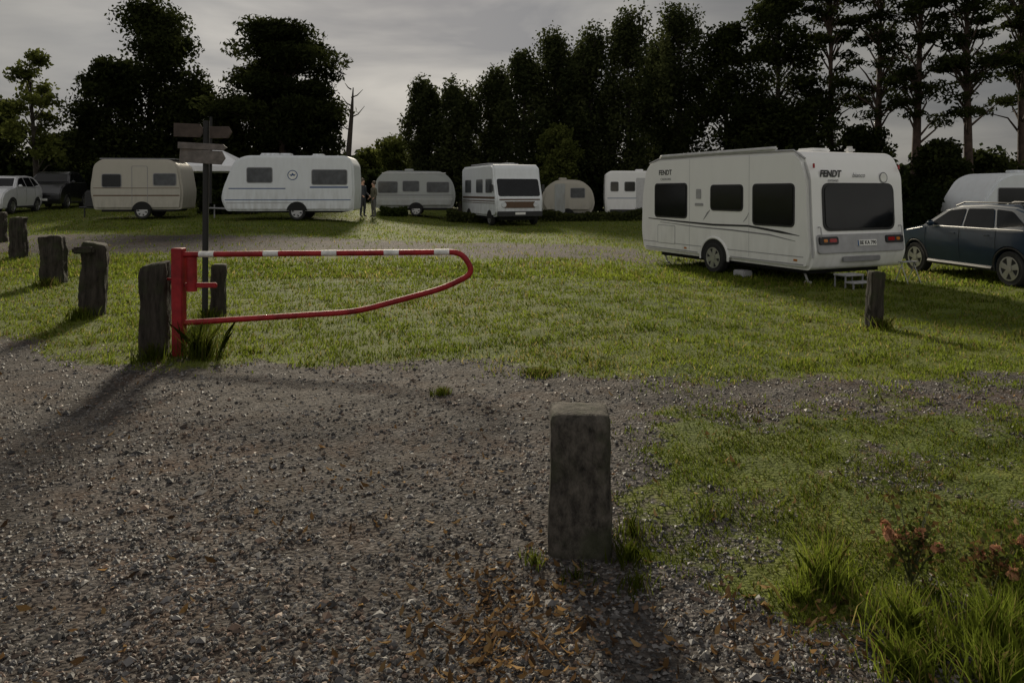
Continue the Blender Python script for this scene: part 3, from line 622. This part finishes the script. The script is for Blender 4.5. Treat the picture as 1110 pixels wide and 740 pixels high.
rpanel('front_bumper',2.2,.24,.06,.12,M_dark,mh,T(2.78,0,.56,R(90)),.02)
pl2=rpanel('number_plate',.5,.11,.01,.13,M_plate,mh,T(2.78,0,.58,R(90)),.003)
rpanel('front_stripe',2.0,.06,.01,.006,M_brown,mh,T(2.82,0,1.22,R(90)),0)
window(mh,1.9,.12,T(2.36,0,2.5,R(90),-.2),.04,M_brown,M_brown,.01,.01)
for xx,ww in ((1.75,.9),(.3,1.0),(-1.6,1.0)): window(mh,ww,.6,T(xx,-1.16,1.85),.07,M_curt)
for zz,hh in ((1.30,.10),(1.14,.05),(1.04,.03)): rpanel('side_stripe',5.2,hh,.01,.004,M_brown,mh,T(0,-1.16,zz),0)
for xx in (1.85,-1.5):
    for sd in (-1,1):
        rz=0 if sd<0 else math.pi; fin('wheel_arch',prism([(.40*math.cos(a_),.40*math.sin(a_)) for a_ in np.linspace(0,math.pi,16)],-.012,0,.003,1),M_under,mh,T(xx,sd*1.16,.33,rz)); wheel(mh,xx,sd*1.06,.33,.2,sd,6)
for yy in (-1.28,1.28): box('wing_mirror',(.1,.16,.34),M_dark,mh,T(2.5,yy,1.75),.03)
box('roof_rack',(2.8,1.6,.05),M_mgrey,mh,T(-.9,0,2.95),.01); box('roof_hatch',(.6,.5,.1),M_lgrey,mh,T(1.2,0,2.91),.03)
# ---------------------------------------------------------------- cars
def car(name,label,cat,x,y,rot,prof,wx,wr,W,belt,H,paint,glassL,rack=False,group='cars parked beside the caravans',wind=None,rearw=None):
    e=thing(name,label,cat,(x,y,float(gz(x,y))),rot,group)
    x0=min(p[0] for p in prof); x1=max(p[0] for p in prof)
    full=list(prof)
    ra=wr+.05
    full+= [(x1-.08,.24)]
    for c_ in (wx[0],wx[1]):
        full+= [(c_+ra*math.cos(a_),max(.24,wr+ra*math.sin(a_))) for a_ in np.linspace(-.25,math.pi+.25,15)]
    full+= [(x0+.1,.26)]
    def hw(px,pz):
        f_=1-.13*abs((px-(x0+x1)/2)/((x1-x0)/2))**4
        g_=1 if pz<belt else 1-.24*(pz-belt)/(H-belt)
        l_=1-.05*max(0,(.55-pz))/.3
        return W/2*f_*g_*l_
    bm=prism(full,-W/2,W/2,.045,3)
    for zc in (.35,.5,.65,.8,belt-.02,belt+.02,belt+.15,belt+.3,H-.12):
        bmesh.ops.bisect_plane(bm,geom=bm.verts[:]+bm.edges[:]+bm.faces[:],plane_co=(0,0,zc),plane_no=(0,0,1))
    for xc in np.linspace(x0+.15,x1-.15,16):
        bmesh.ops.bisect_plane(bm,geom=bm.verts[:]+bm.edges[:]+bm.faces[:],plane_co=(xc,0,0),plane_no=(1,0,0))
    for yc in (-.6,-.3,0,.3,.6):
        bmesh.ops.bisect_plane(bm,geom=bm.verts[:]+bm.edges[:]+bm.faces[:],plane_co=(0,yc,0),plane_no=(0,1,0))
    for v in bm.verts:
        v.co.y*=hw(v.co.x,v.co.z)/(W/2)
        if abs(v.co.y)>.5 and .6<v.co.z<belt: v.co.y*=1+.02*math.sin((v.co.z-.6)/(belt-.6)*math.pi)
    fin('body',bm,paint,e,Matrix.Identity(4),smooth=28)
    box('underbody',(x1-x0-.5,W*.74,.2),M_under,e,T((x0+x1)/2,0,.34),.02)
    for sd in (-1,1):
        for gp in glassL:
            bm=bmesh.new(); vs=[bm.verts.new((px,sd*(hw(px,pz)+.006),pz)) for px,pz in cornered(gp,.04,3)]
            bm.faces.new(vs); bmesh.ops.triangulate(bm,faces=bm.faces[:]); fin('side_window',bm,M_glass,e,Matrix.Identity(4),smooth=0)
        xs_=np.linspace(-1.6,.9,12)
        V,F_=tubegeo([(px,sd*(hw(px,belt)+.008),belt+.03) for px in xs_],.010,6); fin('waist_trim',pymesh('waist_trim',V,F_),M_alloy,e,Matrix.Identity(4))
        V,F_=tubegeo([(px,sd*(hw(px,.3)+.0),.30) for px in np.linspace(wx[1]+.42,wx[0]-.42,8)],.05,6); fin('sill_trim',pymesh('sill_trim',V,F_),M_dark,e,Matrix.Identity(4))
        for c_ in wx:
            wheel(e,c_,sd*(W/2-.12),wr,.21,sd,5)
            V,F_=tubegeo([(c_+(ra+.01)*math.cos(a_),sd*(hw(c_+ra*math.cos(a_),wr+ra*math.sin(a_))-.004),wr+(ra+.01)*math.sin(a_)) for a_ in np.linspace(-.2,math.pi+.2,18)],.022,6); fin('arch_trim',pymesh('arch_trim',V,F_),M_dark,e,Matrix.Identity(4))
        for px in (.15,-.75): box('door_handle',(.16,.03,.025),paint,e,T(px,sd*(W/2+.012),belt-.10),.01)
        for px in (.98,-.03,-.98):
            V,F_=tubegeo([(px,sd*(hw(px,zz)*(1+.02*math.sin(max(0,(zz-.6))/(belt-.6)*math.pi))+.001),zz) for zz in np.linspace(.42,belt,6)],.004,4); fin('door_gap',pymesh('door_gap',V,F_),M_under,e,Matrix.Identity(4))
        box('wing_mirror',(.12,.18,.12),paint,e,T(.75,sd*(W/2+.06),belt+.08),.04,3)
    for nm,seg_ in (('windscreen',wind),('rear_window',rearw)):
        if not seg_: continue
        (xa,za),(xb,zb_)=seg_; d=Vector((xb-xa,zb_-za)).normalized(); nrm=Vector((-d.y,d.x)); 
        if nrm.y<0: nrm=-nrm
        V=[];
        for (px,pz) in (seg_[0],seg_[1]):
            for yy in np.linspace(-1,1,7): V.append((px+nrm.x*.008,yy*(hw(px,pz)-.09),pz+nrm.y*.008))
        F_=[(i,i+1,i+8,i+7) for i in range(6)]
        fin(nm,pymesh(nm,V,F_),M_glass,e,Matrix.Identity(4),smooth=0)
    for sd in (-1,1):
        rpanel('headlight',.34,.14,.05,.03,M_head,e,T(x1-.10,sd*W*.34,.70,R(90+sd*14)),.01)
        rpanel('tail_lamp',.36,.13,.05,.03,M_tail,e,T(x0+.10,sd*W*.36,.88,R(-90-sd*14)),.01)
    rpanel('grille',.8,.13,.04,.02,M_dark,e,T(x1-.02,0,.62,R(90)),.005); rpanel('number_plate',.5,.11,.01,.03,M_plate,e,T(x1-.02,0,.45,R(90)),.002)
    rpanel('number_plate',.5,.11,.01,.03,M_plate,e,T(x0+.03,0,.75,R(-90)),.002)
    if rack:
        for sd in (-1,1):
            V,F_=tubegeo([(-1.35,sd*.58,H-.07),(-1.2,sd*.58,H+.03),(.2,sd*.58,H+.04),(.45,sd*.58,H-.04)],.016,6); fin('roof_rail',pymesh('roof_rail',V,F_),M_dark,e,Matrix.Identity(4))
    return e
hp=[(-2.12,.40),(-2.16,.72),(-2.10,.98),(-1.92,1.12),(-1.58,1.40),(-1.25,1.50),(-.5,1.54),(.2,1.51),(.55,1.42),(1.12,1.06),(1.7,.96),(2.02,.82),(2.14,.62),(2.14,.40)]
GW=[[(.86,1.10),(.42,1.40),(-.02,1.45),(-.06,1.08)],[(-.12,1.08),(-.08,1.45),(-.75,1.46),(-.92,1.08)],[(-.98,1.09),(-.82,1.45),(-1.2,1.42),(-1.60,1.16)]]
car('parked_car','dark blue hatchback with roof rails parked beside the caravan','car',10.12,15.4,R(98),hp,(1.33,-1.30),.335,1.82,1.04,1.54,M_carblue,GW,True,wind=[(1.08,1.09),(.56,1.41)],rearw=[(-1.88,1.15),(-1.62,1.37)])
car('parked_car','white compact van facing the drive under trees','car',-23.7,34.5,R(-78),[(p[0],p[1]*1.14 if p[1]>.5 else p[1]) for p in hp],(1.33,-1.30),.33,1.86,1.18,1.76,M_carwhite,[[(q[0],q[1]*1.14) for q in g_] for g_ in GW],wind=[(1.08,1.243),(.56,1.605)],rearw=[(-1.88,1.31),(-1.62,1.56)])
car('parked_car','dark van parked in tree shade','van',-24.0,39,R(-76),[(p[0],p[1]*1.25 if p[1]>.5 else p[1]) for p in hp],(1.33,-1.30),.33,1.9,1.3,1.93,M_carblk,[[(q[0],q[1]*1.25) for q in g_] for g_ in GW],wind=[(1.08,1.36),(.56,1.76)],rearw=[(-1.88,1.43),(-1.62,1.71)])
# ---------------------------------------------------------------- party tent
tx,ty=-14.7,36.5; tt=thing('party_tent','white canvas party tent with pointed roof','tent',(tx,ty,float(gz(tx,ty))),R(5))
V=[(-1.8,-1.6,2.15),(1.8,-1.6,2.15),(1.8,1.6,2.15),(-1.8,1.6,2.15),(-.25,0,3.05),(.25,0,3.05),(-1.8,-1.6,1.9),(1.8,-1.6,1.9),(1.8,1.6,1.9),(-1.8,1.6,1.9)]
fin('canopy',pymesh('canopy',V,[(0,1,5,4),(1,2,5),(2,3,4,5),(3,0,4),(6,7,1,0),(7,8,2,1),(8,9,3,2),(9,6,0,3)]),M_canvas,tt,Matrix.Identity(4),smooth=0)
for px in (-1.75,1.75):
    for py in (-1.55,1.55): tube('leg',[(px,py,0),(px,py,2.1)],.025,M_lgrey,tt,Matrix.Identity(4),8)
tb=thing('camping_table','small camping table beneath the party tent','table',(tx+.3,ty-.6,float(gz(tx,ty))),0)
box('table_top',(1.5,.7,.04),M_lgrey,tb,T(0,0,.74),.01)
for px in (-.65,.65):
    for py in (-.28,.28): tube('leg',[(px,py,0),(px,py,.72)],.015,M_grey,tb,Matrix.Identity(4),6)
# ---------------------------------------------------------------- people
M_skin=mat('skin',(.35,.21,.15),.6); M_hair=mat('hair',(.05,.035,.02),.7); M_jack=mat('dark_jacket',(.03,.035,.045),.8); M_jack2=mat('olive_jacket',(.09,.085,.06),.8)
M_trs=mat('dark_trousers',(.025,.028,.035),.85); M_trs2=mat('grey_trousers',(.10,.10,.10),.85); M_shoe=mat('shoe_leather',(.015,.013,.012),.6)
def person(x,y,rot,label,jm,tm,H=1.72,arm=.3):
    P=[];E=[];Rd=[]
    def v(p,r,par=None):
        P.append(p);Rd.append(r)
        if par is not None: E.append((par,len(P)-1))
        return len(P)-1
    pel=v((0,0,.93),.15); wai=v((0,0,1.08),.135,pel); ch=v((0,0,1.30),.155,wai); nk=v((0,.0,1.46),.065,ch); hd0=v((0,-.01,1.54),.075,nk); hd=v((0,-.015,1.62),.093,hd0); tp_=v((0,-.005,1.69),.072,hd)
    nose=v((0,-.115,1.605),.018,hd)
    for sd in (-1,1):
        hp_=v((sd*.09,0,.86),.10,pel); kn=v((sd*.11,-.02,.48),.066,hp_); an_=v((sd*.12,.02,.10),.045,kn); v((sd*.13,-.13,.045),.042,an_)
        sh=v((sd*.17,0,1.38),.07,ch); el=v((sd*.24,.02,1.11),.05,sh); wr_=v((sd*.22,-arm*.6,.92+arm*.25),.034,el); hn=v((sd*.215,-arm*.6-.06,.87+arm*.3),.032,wr_)
        for f_ in range(4): v((sd*.215+(f_-1.5)*.019,-arm*.6-.11,.81+arm*.3+.004*f_),.0085,hn)
        v((sd*.17,-arm*.6-.08,.86+arm*.3),.009,hn)
    me=bpy.data.meshes.new('person'); me.from_pydata([tuple(p) for p in P],E,[]); o=bpy.data.objects.new('tmp',me); COL.objects.link(o)
    sk=o.modifiers.new('s','SKIN'); o.modifiers.new('d','SUBSURF').levels=1
    for i,r_ in enumerate(Rd): me.skin_vertices[0].data[i].radius=(r_,r_*(.75 if i in(0,1,2) else 1))
    me.skin_vertices[0].data[0].use_root=True
    bpy.context.view_layer.update(); m2=bpy.data.meshes.new_from_object(o.evaluated_get(bpy.context.evaluated_depsgraph_get())); bpy.data.objects.remove(o)
    m2.name='person'; m2.materials.clear()
    for q in (M_skin,jm,tm,M_shoe): m2.materials.append(q)
    for p in m2.polygons:
        c=p.center
        if c.z>1.45: p.material_index=0
        elif c.z<.09: p.material_index=3
        elif c.z<.90 and abs(c.x)<.19 and c.y>-.16: p.material_index=2
        elif c.y<-arm*.6-.02 and abs(c.x)>.12: p.material_index=0
        else: p.material_index=1
        p.use_smooth=True
    ob=bpy.data.objects.new('person',m2); COL.objects.link(ob); ob.location=(x,y,float(gz(x,y))); ob.rotation_euler=(0,0,rot); ob.scale=(H/1.76,)*3
    bm=bmesh.new(); bmesh.ops.create_uvsphere(bm,u_segments=16,v_segments=10,radius=.108)
    for vv in bm.verts: vv.co=Vector((vv.co.x*.95,vv.co.y*.98+.022,max(vv.co.z,-.07)+1.665))
    fin('hair',bm,M_hair,ob,Matrix.Identity(4),60)
    tag(ob,label,'person','people chatting by the caravans')
person(at(393,33),33,R(60),'person in dark jacket standing on the grass',M_jack,M_trs,1.75,.3)
person(at(405,33.6),33.6,R(-50),'person in olive jacket standing on the grass',M_jack2,M_trs2,1.66,.15)
# ---------------------------------------------------------------- trees
def jit(s): return (random.random()*2-1)*s
def tree(name,label,x,y,H,Rc,base,kind,seed,nleaf=9000,leaf=.12,cdark=(.018,.028,.009),clight=(.05,.07,.018),gap=.0,group='trees behind the caravans'):
    random.seed(seed)
    z0=float(gz(x,y)); e=thing(name,label,'tree',(x,y,z0),0,group)
    V=[];F_=[]; tr=.016*H+.05; bend=jit(.4)
    def tp(s): return Vector((bend*math.sin(s*2.2)*s,bend*.6*s*s,H*.92*s))
    tubegeo([tp(s)-Vector((0,0,.2 if s==0 else 0)) for s in np.linspace(0,1,9)],[tr*(1.25 if s==0 else 1)*(1-s*.9) for s in np.linspace(0,1,9)],9,V,F_)
    cl=[]
    def addc(c,sz,sc,limb):
        hh=c.z; rr=math.hypot(c.x,c.y); k_=tp(min(.95,max(.12,(hh-.3*rr-.5)/H))); c=c+Vector((k_.x,k_.y,0)); cl.append((c,sz,sc))
        if limb:
            mid=(k_+c)*.5+Vector((jit(.3),jit(.3),.25))
            tubegeo([k_,mid,c],[tr*.26*(1-hh/H*.5)+.012,tr*.15,.012],5,V,F_,False)
    if kind in('broad','sparse','birch'):
        nlb={'broad':15,'sparse':9,'birch':20}[kind]
        for i in range(nlb):
            q=(i+.5)/nlb; q=min(.93,max(.06,q+jit(.05)))
            if kind=='birch': env=Rc*(1-max(0,(q-.35)/.65)**2.6*.75)*(.9+jit(.15))
            else: env=Rc*math.sqrt(max(.05,1-(2*q-1.02)**2 if q>.45 else 1-(.9-2*q)**2*.35))
            a_=i*2.39996+jit(.5); rr=env*(.30+.35*random.random())
            if q>.85: rr*=.7
            lr=Rc*(.30+.20*random.random())*(1 if q<.8 else .75); h=base+lr*.6+(H-base-lr*1.5)*q
            C=Vector((math.cos(a_)*rr,math.sin(a_)*rr,h)); 
            for j in range({'broad':11,'sparse':6,'birch':9}[kind]):
                d=Vector((jit(1),jit(1),jit(1)+.25)); d.normalize(); c=C+d*lr*(.55+.45*random.random()); c.z=min(c.z,H-.05)
                addc(c,(.17,.17,.13) if kind!='birch' else (.12,.12,.22),Rc*(.7+.6*random.random()),j%4==0)
    elif kind=='pine':
        for i in range(58):
            s=random.random()**.8; h=base+(H-base)*s; env=Rc*(1-.5*s**2.2)*(.5+.5*abs(math.sin(i*1.7))); a_=i*2.4+jit(.5); rr=env*(.3+.7*random.random())
            addc(Vector((math.cos(a_)*rr,math.sin(a_)*rr,h)),(.19,.19,.065),Rc*(.7+.6*random.random()),True)
    fin('trunk',pymesh('trunk',V,F_),M_pbark if kind=='pine' else M_bark,e,Matrix.Identity(4),smooth=60)
    rg=np.random.default_rng(seed); ids=rg.integers(0,len(cl),nleaf)
    C=np.array([c[0] for c in cl]);S=np.array([c[1] for c in cl])*np.array([c[2] for c in cl])[:,None]
    G=rg.normal(size=(nleaf,3)); ln=np.linalg.norm(G,axis=1,keepdims=True); G*=np.minimum(1,1.9/ln)*(.75+.25*rg.random((nleaf,1)))
    P=C[ids]+G*S[ids]*(1-gap)
    if kind=='birch': P[:,2]-=np.abs(rg.normal(0,.35,nleaf))
    P[:,2]=np.maximum(P[:,2],.25)
    V=leafquads(P,leaf,leaf*.6 if kind!='pine' else leaf*.35)
    tone=rg.random(len(cl))[ids]*.65+.35*rg.random(nleaf); col=np.array(cdark)*(1-tone[:,None])+np.array(clight)*tone[:,None]
    fin('crown',npmesh('crown',V,4,col,M_leaf),None,e,Matrix.Identity(4),0)
    return e
def TR(u,vt,hw,t,kind,lab,base=1.5,nm='broadleaf_tree',seed=None,**k):
    x=at(u,t); H=1.65+(208-vt)/802*t-float(gz(x,t)); tree(nm,lab,x,t,H,hw/802*t,base,kind,seed or (u*7+int(abs(vt))+3),**k)
DK=dict(cdark=(.009,.013,.005),clight=(.040,.048,.015))
YG=dict(cdark=(.040,.050,.014),clight=(.12,.135,.035))
TR(40,52,34,42,'sparse','slender young tree with sparse light green leaves',2,leaf=.13,nleaf=4000,**YG)
TR(-8,105,35,46,'broad','dark leafy tree beside the parked cars',1,leaf=.14,nleaf=8000,**DK)
TR(75,140,42,50,'broad','low dark leafy tree behind the parked cars',.6,leaf=.14,nleaf=8000,**DK)
TR(160,-8,60,48,'broad','large dense dark oak behind cream caravan',1.2,leaf=.13,nleaf=28000,**DK)
TR(207,84,42,50,'broad','dark rounded tree between larger trees',.8,leaf=.13,nleaf=13000,**DK)
TR(116,60,44,46,'broad','dark rounded tree between larger trees',.6,leaf=.13,nleaf=15000,**DK)
TR(305,30,74,46,'pine','wide spreading dark pine with layered boughs',3.6,'pine_tree',leaf=.18,nleaf=24000,**DK)
TR(282,62,54,48,'broad','dark rounded tree below the spreading pine',.8,leaf=.13,nleaf=19000,**DK)
TR(345,85,40,47,'broad','dark rounded tree beside the dead trunk',.6,leaf=.13,nleaf=13000,**DK)
TR(240,105,36,47,'broad','dark rounded tree below the spreading pine',.6,leaf=.14,nleaf=8000,**DK)
TR(428,145,26,62,'broad','small yellowish tree in the gap of the woods',1,leaf=.16,nleaf=5000,**YG)
TR(398,160,22,64,'broad','small yellowish tree in the gap of the woods',1,leaf=.16,nleaf=3000,**YG)
BR=dict(cdark=(.016,.023,.009),clight=(.068,.078,.030),leaf=.12)
for u,vt,hw,t in ((464,82,34,52),(500,84,36,51),(534,66,38,53),(566,48,40,50),(602,28,46,51),(642,24,44,50),(682,2,46,49),(738,-6,48,50),(620,50,44,54),(712,30,44,53)):
    TR(u,vt,hw,t,'birch','tall birch with drooping grey green foliage',.8,'birch_tree',nleaf=int(14000+hw*90),**BR)
TR(603,134,27,45,'broad','small bright yellow green tree behind the motorhome',1.0,leaf=.11,nleaf=9000,**YG)
TR(788,18,44,46,'broad','tall dark tree with sky showing through leaves',2,leaf=.13,nleaf=13000,**DK)
TR(842,-15,50,45,'broad','tall dark tree with sky showing through leaves',3,leaf=.13,nleaf=14000,**DK)
for u,vt,hw,t,nl in ((900,-35,42,44,7500),(950,-50,44,42,6500),(992,-70,42,40,5500),(1050,-60,50,38,6500),(1108,-50,46,40,6500),(1165,-60,50,42,6000)):
    TR(u,vt,hw,t,'pine','tall slender pine with bare trunk and layered boughs',5.2,'pine_tree',leaf=.16,nleaf=nl,**DK)
for u,vt,hw,t in ((815,100,45,44),(880,105,45,43),(1015,150,36,37),(935,135,38,42),(1075,165,38,40),(1130,150,38,42)):
    TR(u,vt,hw,t,'broad','low dark understory tree below the pines',.5,leaf=.13,nleaf=10000,**DK)
random.seed(5)
x_,y_=at(377,45),45; dt=thing('dead_tree','bare dead tree trunk with broken branches','tree',(x_,y_,float(gz(x_,y_))),0,'trees behind the caravans')
V,F_=tubegeo([(0,0,-.2),(.05,0,3),(.25,0,5.4),(.35,0,7.0)],[.2,.17,.12,.03],8)
for z_,dx,dz in ((5.2,.8,.7),(5.9,-.6,.6),(6.4,.7,.5),(4.4,-.7,.5),(6.9,-.4,.4)):
    tubegeo([(.22,0,z_),(.22+dx*.5,.1,z_+dz*.3),(.22+dx,.1,z_+dz)],[.05,.035,.012],5,V,F_,False)
fin('trunk',pymesh('trunk',V,F_),M_bark,dt,Matrix.Identity(4),smooth=60)
def hedge(name,label,pts,h,dep,n,leaf,cd,cl_,seed):
    rg=np.random.default_rng(seed); pts=np.array(pts,float); seg=rg.integers(0,len(pts)-1,n); f_=rg.random(n)
    x=pts[seg,0]*(1-f_)+pts[seg+1,0]*f_; y=pts[seg,1]*(1-f_)+pts[seg+1,1]*f_+rg.normal(0,dep*.4,n)
    top=h*(.75+.3*fn(x,x*0,.9,seed)+.12*fn(x,y,3,seed)); z=gz(x,y)+top*rg.random(n)**.7
    V=leafquads(np.stack([x,y,z],-1),leaf,leaf*.6); tone=rg.random((n,1))*.6+.2+.2*fn(x,z,2.)[:,None]; tone=np.clip(tone,0,1)
    me=npmesh(name,V,4,np.array(cd)*(1-tone)+np.array(cl_)*tone,M_leaf); o=bpy.data.objects.new(name,me); COL.objects.link(o); o['kind']='stuff'; o['label']=label
hedge('undergrowth','dark mass of shrubs beneath the far trees',[(-36,46),(-20,46),(-8,50)],2.6,2.5,26000,.18,(.006,.009,.004),(.024,.032,.010),1)
hedge('undergrowth','dark mass of shrubs beneath the far trees',[(-9,58),(2,52),(14,47),(22,44),(34,40)],3.4,2.5,38000,.18,(.006,.009,.004),(.026,.035,.012),2)
hedge('far_woodland','distant wooded horizon beyond the field',[(-60,90),(-20,95),(10,95),(60,90),(90,80)],6.5,6,26000,.5,(.015,.022,.01),(.04,.05,.02),3)
hedge('hedge','low shrubs along the back row of caravans',[(-14.2,33.6),(-11.5,33.8)],1.7,.6,6000,.09,(.015,.02,.008),(.05,.065,.02),4)
hedge('hedge','low shrubs along the back row of caravans',[(-6.2,35.0),(-5.2,36.5)],.8,.5,2500,.07,(.02,.03,.01),(.06,.08,.02),5)
hedge('hedge','rough vegetation in front of small caravans',[(-3.2,36.5),(-2.4,36.8),(1.2,38.6),(5,39.6),(8,40)],.7,.5,9000,.07,(.03,.04,.015),(.09,.10,.035),6)
hedge('hedge','dark shrubs between caravan and car',[(10.8,26),(13.5,26.5),(16.5,29)],1.9,.8,12000,.10,(.008,.012,.005),(.022,.03,.01),8)
# ---------------------------------------------------------------- light
sd=Vector((-.17,.985,.44)).normalized()
elev=math.asin(sd.z); az=math.atan2(sd.x,sd.y)
sl=bpy.data.lights.new('sun','SUN'); sl.energy=4.9; sl.angle=R(7.0); sl.color=(1,.89,.70)
so=bpy.data.objects.new('sun',sl); COL.objects.link(so); so.rotation_euler=sd.to_track_quat('Z','Y').to_euler(); so.location=(0,0,30)
w=bpy.data.worlds.new('World'); scene.world=w; w.use_nodes=True; t=w.node_tree; t.nodes.clear()
out=t.nodes.new('ShaderNodeOutputWorld')
sky=t.nodes.new('ShaderNodeTexSky'); sky.sky_type='NISHITA'; sky.sun_disc=False; sky.sun_elevation=elev; sky.sun_rotation=az
b1=t.nodes.new('ShaderNodeBackground'); b1.inputs['Strength'].default_value=.05; link(t,sky.outputs[0],b1.inputs['Color'])
tc=t.nodes.new('ShaderNodeTexCoord'); mp=t.nodes.new('ShaderNodeMapping'); mp.inputs['Scale'].default_value=(1.4,1.4,5.5); mp.inputs['Rotation'].default_value=(0,R(12),0); link(t,tc.outputs['Generated'],mp.inputs[0])
n1=t.nodes.new('ShaderNodeTexNoise'); n1.inputs['Scale'].default_value=2.1; n1.inputs['Detail'].default_value=5; n1.inputs['Roughness'].default_value=.5; n1.inputs['Distortion'].default_value=.3; link(t,mp.outputs[0],n1.inputs['Vector'])
r=t.nodes.new('ShaderNodeValToRGB'); link(t,n1.outputs['Fac'],r.inputs[0])
r.color_ramp.elements[0].position=.36; r.color_ramp.elements[0].color=(.15,.15,.155,1)
r.color_ramp.elements[1].position=.64; r.color_ramp.elements[1].color=(.33,.315,.29,1)
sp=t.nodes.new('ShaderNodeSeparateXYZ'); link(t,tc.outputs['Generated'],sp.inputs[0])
mr=t.nodes.new('ShaderNodeMapRange'); mr.inputs['From Min'].default_value=.35; mr.inputs['From Max'].default_value=-.6; mr.inputs['To Min'].default_value=1; mr.inputs['To Max'].default_value=2.5; link(t,sp.outputs['Y'],mr.inputs['Value'])  # cloud sky brightened behind the camera, added fill for camera-facing walls
dt_=t.nodes.new('ShaderNodeVectorMath'); dt_.operation='DOT_PRODUCT'; link(t,tc.outputs['Generated'],dt_.inputs[0]); dt_.inputs[1].default_value=(-.20,.97,.10)
gl=t.nodes.new('ShaderNodeMapRange'); gl.interpolation_type='SMOOTHSTEP'; gl.inputs['From Min'].default_value=.84; gl.inputs['From Max'].default_value=1.0; gl.inputs['To Min'].default_value=.85; gl.inputs['To Max'].default_value=1.65; link(t,dt_.outputs['Value'],gl.inputs['Value'])
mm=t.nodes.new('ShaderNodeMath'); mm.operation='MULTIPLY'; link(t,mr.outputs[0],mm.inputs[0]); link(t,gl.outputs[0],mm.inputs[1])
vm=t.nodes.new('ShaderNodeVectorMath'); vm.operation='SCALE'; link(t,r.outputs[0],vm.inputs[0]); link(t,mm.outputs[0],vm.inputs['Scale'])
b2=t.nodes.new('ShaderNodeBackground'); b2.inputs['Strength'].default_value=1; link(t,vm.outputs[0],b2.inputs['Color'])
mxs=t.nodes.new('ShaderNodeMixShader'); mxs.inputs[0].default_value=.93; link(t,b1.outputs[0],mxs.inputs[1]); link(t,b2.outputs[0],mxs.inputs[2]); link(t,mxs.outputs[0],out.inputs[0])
# ---------------------------------------------------------------- camera (vertical-corrected lens: level-ish body with a lens shift)
cd=bpy.data.cameras.new('camera'); cd.lens=26.0; cd.sensor_width=36; cd.clip_end=1500; cd.clip_start=.05; cd.shift_y=-.1335
co_=bpy.data.objects.new('camera',cd); COL.objects.link(co_); co_.location=(0,0,1.65); co_.rotation_euler=(R(90-1.0),0,0); scene.camera=co_
scene.view_settings.view_transform='Standard'; scene.view_settings.look='None'; scene.view_settings.exposure=0
